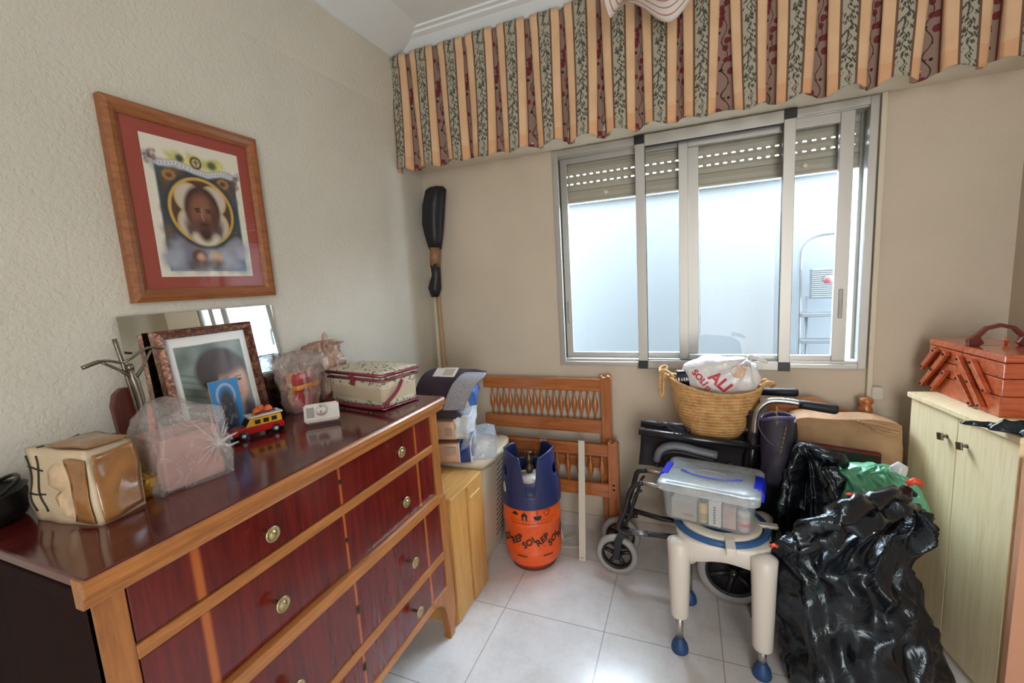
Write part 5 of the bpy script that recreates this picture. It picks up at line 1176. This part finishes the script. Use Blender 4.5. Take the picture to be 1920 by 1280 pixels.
obj('strap', MB().tube(smooth_path([q(1424, 776, 1.84), q(1423, 800, 1.84), q(1436, 822, 1.84), q(1455, 838, 1.84)], 6), .0022, 6), mat('thin_purple_strap', '4E4458', .5), pu, True)

# ------------------------------------------------------------------ shower stool
M_st = mat('warm_white_stool_plastic', 'D6CFC4', .38); M_bf = mat('blue_rubber', '1F4270', .5); M_br_ = mat('blue_seat_ring', '2A5488', .4)
SC = Vector((.112, 1.735, 0)); so = thing('shower_stool', 'white plastic shower stool with blue seat ring, metal leg tips and blue rubber feet', 'stool', SC)
feet = [(-.03, 1.605), (.245, 1.580), (.005, 1.885), (.275, 1.865)]
ends = [(.15, .13), (.11, .09), (.20, .16), (.15, .12)]
for (x, y), (zb_, _) in zip(feet, ends):
    d_ = Vector((SC.x-x, SC.y-y, 0)).normalized()*.004
    lg_ = obj('leg', MB().lathe([(.030, zb_), (.033, zb_+.006), (.040, .40), (.042, .455), (.020, .468)], (x, y, 0), 28), M_st, so, True)
    obj('leg_tube', MB().tube([(x, y, .03), (x, y, zb_+.02)], .0135, 16), M_chr, lg_, True)
    obj('rubber_foot', MB().lathe([(.031, 0), (.032, .008), (.028, .028), (.018, .045), (.015, .055)], (x, y, 0), 24), M_bf, lg_, True)
m = MB(); m.smooth = True; N = 72; vs = []
def seat_r(t_, z):
    c_, s_ = cos(t_), sin(t_); q_ = (abs(c_)**4+abs(s_)**4)**(-1/4); return q_
for z, e in ((.375, -.012), (.38, -.004), (.44, .0), (.468, .004), (.474, -.004), (.474, -.05)):
    for k in range(N):
        t_ = 2*pi*k/N; q_ = seat_r(t_, z); lo = z
        if z < .40: lo = z+.035*(1-abs(cos(2*(t_+pi/4))) )*0+ .03*(abs(cos(2*t_)))  # apron arches between legs
        vs.append((SC.x+.008+(.163+e)*q_*cos(t_)*.98, SC.y+(.155+e)*q_*sin(t_), lo))
m.add(vs, [(i*N+k, i*N+(k+1) % N, (i+1)*N+(k+1) % N, (i+1)*N+k) for i in range(5) for k in range(N)]); m.add(vs[-N:], [tuple(range(N))])
obj('seat', m, M_st, so, True)
ctr = Vector((SC.x+.004, SC.y-.005, 0))
obj('blue_ring', MB().tube([(ctr.x+.158*cos(2*pi*k/60), ctr.y+.148*sin(2*pi*k/60), .482) for k in range(60)], .012, 10, closed=True), M_br_, so, True)
obj('inner_pad', MB().lathe([(.001, .475), (.10, .476), (.10, .484), (.001, .486)], tuple(ctr), 40), M_br_, so, True)
m = MB(); m.lathe([(.092, .478), (.092, .494), (.10, .500), (.132, .500), (.142, .494), (.144, .478), (.092, .478)], tuple(ctr), 56, caps=False)
obj('raised_ring', m, M_st, so, True)
fa, ra = at(1371, 1034, 2, .49), at(1458, 985, 2, .50)
m = MB(); m.box((fa.x-.016, fa.y-.004, .470), (fa.x+.016, fa.y+.10, .5012), .004); obj('clip_arm', m, M_st, so, True)
m = MB(); m.box((ra.x-.07, ra.y-.014, .488), (ra.x+.002, ra.y+.014, .5012), .004); obj('clip_arm', m, M_st, so, True)
# clear storage box
SBZ = .515
SBZ = .502
bx = thing('storage_box', 'clear plastic storage box with blue clips full of medicine packs on the shower stool', 'box', (.085, 1.762, SBZ), radians(-11)); bx.scale = (1, 1, 1.1)
M_clr = plastic('frosted_clear_plastic', 'CDD6D8', .20, .2, .12, 60, .001); M_lid = plastic('clear_lid_plastic', 'CDD5DA', .48, .2, .15, 40, .002)
M_blc = mat('cobalt_clip', '1226C8', .3, coat=.3)
def rbox(hx, hy, z, n=10, r_=.03):
    o = []
    for cx__, cy__, a0 in ((hx-r_, hy-r_, 0), (-hx+r_, hy-r_, 90), (-hx+r_, -hy+r_, 180), (hx-r_, -hy+r_, 270)):
        for k in range(n+1): a_ = radians(a0+90*k/n); o.append((cx__+r_*cos(a_), cy__+r_*sin(a_), z))
    return o
def stackrings(rings, capb=True, capt=True):
    m = MB(); m.smooth = True; n = len(rings[0]); vs = sum(rings, [])
    fs = [(i*n+k, i*n+(k+1) % n, (i+1)*n+(k+1) % n, (i+1)*n+k) for i in range(len(rings)-1) for k in range(n)]
    if capb: fs.append(tuple(range(n))[::-1])
    if capt: fs.append(tuple((len(rings)-1)*n+k for k in range(n)))
    m.add(vs, fs); return m
obj('tub', stackrings([rbox(.146, .112, .0), rbox(.152, .118, .012), rbox(.161, .126, .118), rbox(.168, .133, .122), rbox(.168, .133, .130)], True, False), M_clr, bx, solid=.002)
ld_ = obj('lid', stackrings([rbox(.176, .140, .112), rbox(.178, .142, .130), rbox(.172, .136, .138), rbox(.168, .132, .136), rbox(.162, .126, .142)], False, True), M_lid, bx)
obj('oval_recess', MB().tube([(.058*cos(2*pi*k/36), .030*sin(2*pi*k/36), .1425) for k in range(36)], .002, 6, closed=True), M_lid, ld_)
obj('handle', MB().tube(smooth_path([(-.100, -.012, .145), (-.085, -.020, .146), (-.05, -.036, .147), (0, -.044, .147), (.05, -.036, .147), (.085, -.020, .146), (.10, -.012, .145)], 5), .0028, 8).tube([(-.108, -.006, .145), (-.086, -.018, .148)], .004, 6).tube([(.108, -.006, .145), (.086, -.018, .148)], .004, 6), mat('translucent_blue', '4A58C8', .3), bx)
for s_ in (-1, 1):
    m = MB(); m.prism([(s_*.150, .146), (s_*.176, .142), (s_*.186, .125), (s_*.184, .098), (s_*.176, .098), (s_*.172, .132), (s_*.150, .139)], -.055, .055, 1); obj('clip', m, M_blc, bx, bevel=.002)
def item(name, label, cat, box_, m_, group='medicine packs inside the clear storage box', rz=0):
    x0_, y0_, x1_, y1_, h_ = box_; cx__, cy__ = (x0_+x1_)/2, (y0_+y1_)/2
    w_ = wm(bx) @ Vector((cx__, cy__, .004)); t_ = thing(name, label, cat, w_, radians(-11+rz), group)
    mb = MB(); mb.box((x0_-cx__, y0_-cy__, 0), (x1_-cx__, y1_-cy__, h_), .0015); obj('carton', mb, m_, t_); return t_
M_pk1 = mat('pale_yellow_carton', 'D8CC9C', .5); M_pk2 = mat('white_carton', 'D8D6D2', .5, var=.08, vs=20); M_pk3 = mat('pinkish_carton', 'BFA09A', .5, var=.2, vs=14); M_pk4 = mat('grey_beige_carton', 'A89C90', .5, var=.15, vs=12)
t_ = item('medicine_carton', 'wide beige carton at the left inside the clear storage box', 'carton', (-.125, -.106, -.035, -.05, .075), M_pk4)
obj('red_print', MB().box((.0, -.0335, .02), (.035, -.0327, .026)), mat('red_ink', 'B04A40', .5), t_)
t_ = item('medicine_carton', 'tall white carton with dark print in the middle of the storage box', 'carton', (.008, -.108, .05, -.06, .095), M_pk2)
m = MB(); 
for k in range(7): m.box((-.004, -.0258, .012+k*.010), (.003, -.0252, .018+k*.010))
obj('side_print', m, M_ink, t_)
t_ = item('medicine_carton', 'pale yellow carton lying behind the bottle in the storage box', 'carton', (-.10, -.03, .02, .07, .09), M_pk1)
t_ = item('medicine_carton', 'pinkish stacked carton at the right inside the storage box', 'carton', (.055, -.10, .098, -.02, .082), M_pk3)
t_ = item('medicine_carton', 'white carton at the back right inside the storage box', 'carton', (.04, .0, .125, .08, .085), M_pk2)
w_ = wm(bx) @ Vector((-.014, -.088, .004)); bt_ = thing('lotion_bottle', 'small yellow lotion bottle with a dark cap inside the storage box', 'bottle', w_)
obj('body', MB().lathe([(.014, 0), (.016, .004), (.016, .068), (.010, .078)], (0, 0, 0), 20), mat('yellow_bottle', 'D8B458', .35), bt_); obj('cap', MB().lathe([(.012, .078), (.012, .098), (.002, .099)], (0, 0, 0), 20), mat('slate_cap', '4A5660', .4), bt_); obj('label_band', MB().lathe([(.0163, .012), (.0163, .040)], (0, 0, 0), 20, caps=False), mat('brown_yellow_label', 'B48A3A', .5), bt_)
w_ = wm(bx) @ Vector((.122, -.086, .004)); bt_ = thing('pill_tub', 'white capped pill tub with a pink and red label at the box corner', 'tub', w_)
obj('body', MB().lathe([(.017, 0), (.021, .004), (.021, .050), (.016, .056)], (0, 0, 0), 24), mat('pale_pink_tub', 'CFA8A4', .35), bt_); obj('cap', MB().lathe([(.021, .054), (.021, .070), (.019, .073), (.002, .073)], (0, 0, 0), 24), mat('white_plastic', ''), bt_); obj('label_band', MB().lathe([(.0213, .022), (.0213, .034)], (0, 0, 0), 24, caps=False), mat('red_label', ''), bt_)

# ------------------------------------------------------------------ things against the window wall at the right
M_bag = plastic('black_bin_bag', '0B0D13', 1, .24, .6, 7, .014)
M_bag.node_tree.nodes['Principled BSDF'].inputs['Specular IOR Level'].default_value = .65; M_bag.node_tree.nodes['Principled BSDF'].inputs['Specular Tint'].default_value = (.8, .92, 1, 1)
hx_ = thing('bed_end_with_finial', 'curved pine bed end with a turned finial leaning behind the brown cushion', 'bed end', (.6, 2.27, 0))
m = MB(); P_ = [at(px_, py_, 1, 2.27) for px_, py_ in [(1440, 757), (1480, 750), (1510, 744), (1530, 745), (1560, 757), (1590, 768), (1622, 772)]]
pol = [(p_.x, p_.z) for p_ in smooth_path(P_, 4)]; pol += [(pol[-1][0], .62), (pol[0][0], .62)]; m.prism(pol, 2.255, 2.28, 1); obj('panel', m, M_bed, hx_, True)
f_ = at(1624, 745, 1, 2.27)
obj('post', MB().lathe([(.024, 0), (.024, f_.z-.10), (.026, f_.z-.095), (.026, f_.z-.085), (.020, f_.z-.075), (.026, f_.z-.06), (.024, f_.z-.045), (.018, f_.z-.035), (.027, f_.z-.018), (.025, f_.z-.004), (.010, f_.z+.004)], (f_.x, 2.27, 0), 24), M_bedz, hx_, True)
fr0 = at(1480, 778, 1, 2.19); fr1 = at(1684, 782, 1, 2.19)
cu = thing('brown_cushion', 'large brown ribbed upholstered cushion standing against the wall behind the bin bags', 'cushion', ((fr0.x+fr1.x)/2-.02, 2.16, 0), radians(0))
def cu_fn(p, u, w, h):
    p.z += -.012*abs(u)**6*(1 if h > .8 else 0)+.003*sin(u*5)*(1 if h > .9 else 0); p.x += .004*sin(h*3)*(1 if u > .9 else 0); return p
mb = MB(); mb.bm(soft_box(-.165, .197, -.05, .06, .0, fr1.z+.004, 14, .008, 9, 3, cu_fn, None, .015), smooth=True)
t = NT('brown_ribbed_upholstery'); v_ = t.coord('Object'); sx_ = t.n('SeparateXYZ'); t.l(v_, sx_.inputs[0])
w1 = t.M('SINE', t.M('MULTIPLY', t.M('ADD', sx_.outputs[0], sx_.outputs[2]), 700)); w2_ = t.M('SINE', t.M('MULTIPLY', t.M('SUBTRACT', sx_.outputs[0], sx_.outputs[1]), 700)); w_ = t.M('MULTIPLY', w1, w2_)
t.l(t.ramp(t.M('ADD', t.M('MULTIPLY', w_, .12), t.noise(v_, 8, 3)), (.3, lin('96714F')), (.7, lin('BA9370'))), t.b.inputs['Base Color']); t.b.inputs['Roughness'].default_value = .85; t.bump(w_, .5, .002)
obj('cushion', mb, t.m, cu)
mb = MB(); yy = -.056
for k in range(3): mb.tube(smooth_path([(.05+.02*k, yy+.006*k, fr1.z-.010*k), (.12, yy-.002, fr1.z-.012-.012*k), (.19, yy+.004, fr1.z-.030-.012*k)], 6), .006, 8)
obj('piping_folds', mb, t.m, cu)
rbd = thing('dark_red_board', 'thin dark board with a red edge leaning before the brown cushion', 'board', (.6, 2.09, .0))
a, b = at(1470, 824, 1, 2.08), at(1652, 850, 1, 2.08)
m = MB(); m.prism([(a.x+.03, 0), (b.x, 0), (b.x, b.z), (a.x+.03, a.z)], 2.075, 2.089, 1); obj('board', m, mat('black_brown_board', '1E1213', .4), rbd, True)
m = MB(); m.prism([(a.x+.03, a.z-.010), (b.x, b.z-.012), (b.x, b.z), (a.x+.03, a.z)], 2.0735, 2.0905, 1); obj('red_edge', m, mat('dark_red_edge', '6E1C22', .35), rbd, True)
# strap winder box on the wall and small wall hook
sw = at(1640, 735, 1, YW)
one('strap_winder', 'small pale shutter strap winder on the wall above the bed end finial', 'shutter winder', MB().box((sw.x-.02, YW-.03, sw.z-.03), (sw.x+.024, YW-.001, sw.z+.03), .006), mat('pale_grey_plastic', 'C8C4B8', .4))
hk_ = at(1712, 790, 1, YW)
one('wall_plug', 'small dark screw plug in the wall beside the cabinet', 'screw', MB().lathe([(.001, 0), (.010, .001), (.011, .005), (.006, .010), (.001, .011)], mtx=Matrix.Translation((hk_.x+.01, YW, hk_.z)) @ Matrix.Rotation(radians(90), 4, 'X'), n=14), M_hole)

# ------------------------------------------------------------------ shoe cabinet with sewing box
CZ = .92; ca, cb2 = at(1917, 818, 2, CZ), at(1709, 734, 2, CZ)     # near and far front top corners
ca = Vector((ca.x, ca.y, 0)); cb2 = Vector((cb2.x, cb2.y, 0)); Lc = (cb2-ca).length; rzc = atan2(cb2.y-ca.y, cb2.x-ca.x)
sh_ = thing('shoe_cabinet', 'slim pale cream wood grain cabinet with two bronze square knobs against the right wall', 'cabinet', ca, rzc)
t = NT('cream_wood_grain'); v_ = t.coord('Object', (20, 20, 1.2)); n_ = t.noise(v_, 3, 5, .65, .8)
t.l(t.ramp(n_, (.3, lin('E2CC9A')), (.55, lin('F0DDB4')), (.75, lin('F6E6C6'))), t.b.inputs['Base Color']); t.b.inputs['Roughness'].default_value = .45; t.bump(n_, .1, .001); M_shc = t.m
Dc = .22
obj('carcass', MB().box((.0, -Dc, .0), (Lc-.006, -.018, CZ-.022), .001), M_shc, sh_)
obj('top', MB().box((-.012, -Dc-.002, CZ-.020), (Lc+.004, .012, CZ), .002), M_shc, sh_)
for a_, b_ in ((.004, Lc*.485), (Lc*.49, Lc-.004)): 
    d_ = obj('door', MB().box((a_, -.017, .03), (b_, .0, CZ-.024), .0015), M_shc, sh_)
    kx = b_-.045 if a_ < .1 else a_+.045
    mt = Matrix.Translation((kx, .0, CZ-.108)) @ Matrix.Rotation(radians(-90), 4, 'X')
    m = MB(); m.lathe([(.007, 0), (.005, .006), (.005, .018)], mtx=mt, n=14); m.box((-.013, -.013, .018), (.013, .013, .025), .002, mt @ Matrix.Rotation(radians(12), 4, 'Z')); obj('knob', m, mat('dark_bronze', '6A5C4C', .35, .8), d_)
# wooden cantilever sewing box
M_sw = wood('glossy_red_brown_wood', '9C4026', 'C8683E', .16, 1, 4, .7); M_sw2 = wood('glossy_dark_red_wood', '4E1612', '6E241A', .22, 1, 4, .4)
near, far_ = at(1873, 783, 2, CZ), at(1737, 726, 2, CZ); rzs = atan2(far_.y-near.y, far_.x-near.x); Ls = (far_-near).length
sx2 = thing('cantilever_sewing_box', 'reddish brown wooden cantilever sewing box with arched handle on the cream cabinet', 'sewing box', near, rzs)
Hs = .205; Ds = .185; hz3 = [(.006, .070), (.073, .128), (.131, .175)]
mid = Ls*.5
obj('base_tray', MB().box((.0, -Ds, .0), (Ls, 0, .068), .003), M_sw, sx2)
for a_, b_ in ((.0, mid-.001), (mid+.001, Ls)):
    for z0, z1 in ((.070, .126), (.128, .178)): obj('tray', MB().box((a_, -Ds, z0), (b_, 0, z1), .003), M_sw, sx2)
    obj('lid', MB().box((a_-.001, -Ds-.001, .180), (b_+.001, .001, Hs), .004), M_sw, sx2)
M_scr = mat('dark_screw', '3A2A26', .35, .7)
def strut(x0, z0, x1, z1):
    d_ = Vector((x1-x0, 0, z1-z0)); L = d_.length; a_ = atan2(d_.z, d_.x); mt = Matrix.Translation((x0, .003, z0)) @ Matrix.Rotation(-a_, 4, 'Y')
    o_ = obj('strut', MB().box((-.010, 0, -.010), (L+.010, .016, .010), .002, mt), M_sw2 if False else M_sw, sx2)
    for k in ((0,), (L,)) if L < .13 else ((0,), (L*.5,), (L,)):
        p_ = mt @ Vector((k[0], .016, 0)); obj('screw', MB().lathe([(.001, .003), (.004, .003), (.005, 0)][::-1], mtx=Matrix.Translation(p_) @ Matrix.Rotation(radians(-90), 4, 'X'), n=10), M_scr, o_)
q2 = lambda px_, py_: (lambda p_: (p_.x, p_.z))(wm(sx2).inverted() @ at_plane(px_, py_))
def at_plane(px_, py_):
    d = _f + _R*((px_-960)/FPX) + _U*((640-py_)/FPX); n_ = wm(sx2).to_3x3() @ Vector((0, 1, 0)); o_ = Vector(near)
    return CAM + d*((o_-CAM).dot(n_)/d.dot(n_))
for (a1, a2), (b1_, b2_) in (((1760, 657), (1738, 686)), ((1780, 664), (1736, 718)), ((1778, 699), (1756, 727)), ((1806, 673), (1846, 760)), ((1831, 679), (1856, 732)), ((1804, 709), (1828, 758))):
    x0, z0 = q2(a1, a2); x1, z1 = q2(b1_, b2_); strut(x0, max(z0, .016), x1, max(z1, .016))
for y in (-.022, -Ds+.022):
    pass
m = MB(); zc = Hs
prf = [(-.002, zc), (-.002, zc+.024), (-.025, zc+.044), (-.052, zc+.070), (-.09, zc+.081), (-.128, zc+.070), (-.155, zc+.044), (-Ds+.002, zc+.024), (-Ds+.002, zc), (-.150, zc), (-.135, zc+.012), (-.146, zc+.032), (-.124, zc+.058), (-.09, zc+.067), (-.056, zc+.058), (-.036, zc+.032), (-.048, zc+.012), (-.035, zc)]
m.prism(prf, mid-.022, mid-.004, 0); obj('arched_handle', m, M_sw2, sx2, bevel=.002)
for y in (-.050, -.130): obj('knob', MB().lathe([(.004, 0), (.004, .008), (.009, .012), (.010, .018), (.006, .024), (.001, .025)], (mid+.02, y, Hs), 16), M_sw, sx2)
# crumpled black plastic on the cabinet edge
m = MB(); A_, B_2 = at(1800, 795, 2, CZ+.004), at(1925, 822, 2, CZ+.004); dd = (B_2-A_); nn = Vector((.95, .30, 0))
def cr_(u, v):
    w = .09*min(1, .2+u*1.1); p_ = A_+dd*u+nn*w*(v)*.75; f_ = .018*ridge(nz(p_.x, p_.y, 0, 22, 2))*(4*v*(1-v))*(.3+u)+.004
    return Vector((p_.x-.010*(1-v)*sin(u*14), p_.y, CZ+.004+max(f_, 0)+.020*sin(pi*v)*min(1, u*3)-.0*v))
m.grid(cr_, 40, 16); one('black_plastic_sheet', 'crumpled glossy black plastic bag lying on the cabinet edge before the sewing box', 'bag', m, M_bag, solid=.002)
# salmon panel at the right edge
pk = thing('salmon_panel', 'narrow salmon pink panel standing against the near end of the cream cabinet', 'panel', ca, rzc)
obj('panel', MB().box((-.034, -.26, 0), (-.013, .004, .86), .002), mat('salmon_paint', 'D09A7C', .6), pk)

# ------------------------------------------------------------------ bin bags
k1 = thing('black_bin_bag', 'smaller glossy black bin bag with twisted neck beside the wheelchair back', 'bag', (.46, 1.96, 0))
m = bag_mesh([(0, .43, 1.85, .06, .06, .2), (.12, .43, 1.85, .09, .075, .5), (.34, .43, 1.85, .104, .082, .8), (.50, .43, 1.85, .104, .08, 1.1), (.62, .435, 1.86, .092, .07, 1.3), (.69, .44, 1.87, .070, .055, 1.3), (.73, .44, 1.87, .072, .045, 1.0), (.765, .42, 1.87, .04, .03, .8), (.775, .42, 1.87, .004, .004, .3)], 110, 70, 11, .022, .045, 9, 5)
obj('bag', m, M_bag, k1, True)
m = MB(); m.tube(smooth_path([(.42, 1.865, .755), (.45, 1.85, .745), (.50, 1.845, .735), (.535, 1.86, .72), (.545, 1.88, .70)], 6), [.012+.014*sin(pi*k/24) for k in range(25)], 10)
m.v = [tuple(crumple(Vector(v), .018, 26, 4)) for v in m.v]; obj('twisted_neck', m, M_bag, k1, True)
k2 = thing('green_carrier_bag', 'knotted pale green plastic bag squeezed between the black bin bags', 'bag', (.68, 1.93, .3))
g_ = bag_mesh([(.30, .64, 1.86, .07, .06, .2), (.42, .64, 1.86, .09, .08, .5), (.54, .655, 1.86, .125, .085, .8), (.63, .65, 1.865, .122, .075, 1.0), (.675, .635, 1.87, .100, .055, 1.3), (.70, .635, 1.875, .055, .035, 1.5), (.71, .64, 1.875, .012, .012, .8)], 90, 46, 14, .016, .03, 9, 6)
M_grn = plastic('pale_green_film', '5CA880', .95, .28, .6, 14, .01); obj('bag', g_, M_grn, k2, True)
kc = Vector((.655, 1.845, .702)); m = MB()
for k in range(9):
    a_ = 2*pi*k/9; m.tube(smooth_path([kc, kc+Vector((.03*cos(a_), -.012, .012*sin(a_)-.008)), kc+Vector((.075*cos(a_), -.006, .018*sin(a_)-.028))], 4), [.006-.0006*i for i in range(9)], 6)
m.lathe([(.001, -.014), (.012, -.008), (.013, .006), (.001, .014)], tuple(kc), 10); obj('knot', m, M_grn, k2, True)
m = MB(); m.lathe([(.001, -.03), (.02, -.022), (.028, 0), (.022, .02), (.001, .03)], (.695, 1.85, .705), 16, sy=.6); m.v = [tuple(crumple(Vector(v), .010, 40, 4)) for v in m.v]; obj('white_loop', m, mat('white_pack_film', ''), k2, True)
k3 = thing('large_black_bin_bag', 'large crumpled black bin bag with orange drawstring leaning on the cream cabinet', 'bag', (.56, 1.62, 0))
m = bag_mesh([(0, .54, 1.60, .19, .12, .3), (.03, .542, 1.60, .222, .155, .5), (.16, .54, 1.60, .222, .160, .8), (.30, .51, 1.61, .208, .150, 1.0), (.42, .505, 1.62, .185, .135, 1.3), (.475, .50, 1.62, .175, .11, 1.4), (.53, .545, 1.64, .150, .085, 1.5), (.585, .615, 1.67, .095, .055, 1.4), (.63, .655, 1.69, .05, .035, 1.2), (.64, .66, 1.69, .01, .01, .5)], 150, 100, 21, .030, .055, 5.0, 5)
obj('bag', m, M_bag, k3, True)
# gathered lip running from the stool up to the cabinet
lp0 = [at(px_, py_, 1, y_) for px_, py_, y_ in [(1466, 1022, 1.48), (1492, 1003, 1.48), (1530, 988, 1.48), (1575, 962, 1.50), (1620, 942, 1.55), (1665, 930, 1.61), (1708, 920, 1.69)]]
m = MB(); m.tube(smooth_path(lp0, 6), [.010+.024*sin(pi*min(k/36, 1))**.6 for k in range(37)], 14); m.v = [tuple(crumple(Vector(v), .030, 20, 6)) for v in m.v]; obj('gathered_lip', m, M_bag, k3, True)
lp1 = [Vector((p_.x+.01, p_.y-.012, p_.z-.045)) for p_ in lp0[1:]]
m = MB(); m.tube(smooth_path(lp1, 6), [.008+.022*sin(pi*min(k/30, 1))**.6 for k in range(31)], 14); m.v = [tuple(crumple(Vector(v), .034, 18, 9)) for v in m.v]; obj('gathered_lip', m, M_bag, k3, True)
M_orr = mat('orange_drawstring', 'D2492A', .4)
for px_, py_, y_, r_ in ((1714, 903, 1.70, .018), (1592, 926, 1.55, .008), (1451, 1022, 1.50, .010)):
    p_ = at(px_, py_, 1, y_-.03); mm_ = MB(); mm_.tube([p_+Vector((-r_, 0, -r_*.5)), p_+Vector((0, -.004, r_*.35)), p_+Vector((r_, .0, -r_*.2))], r_*.55, 8); obj('drawstring', mm_, M_orr, k3, True)
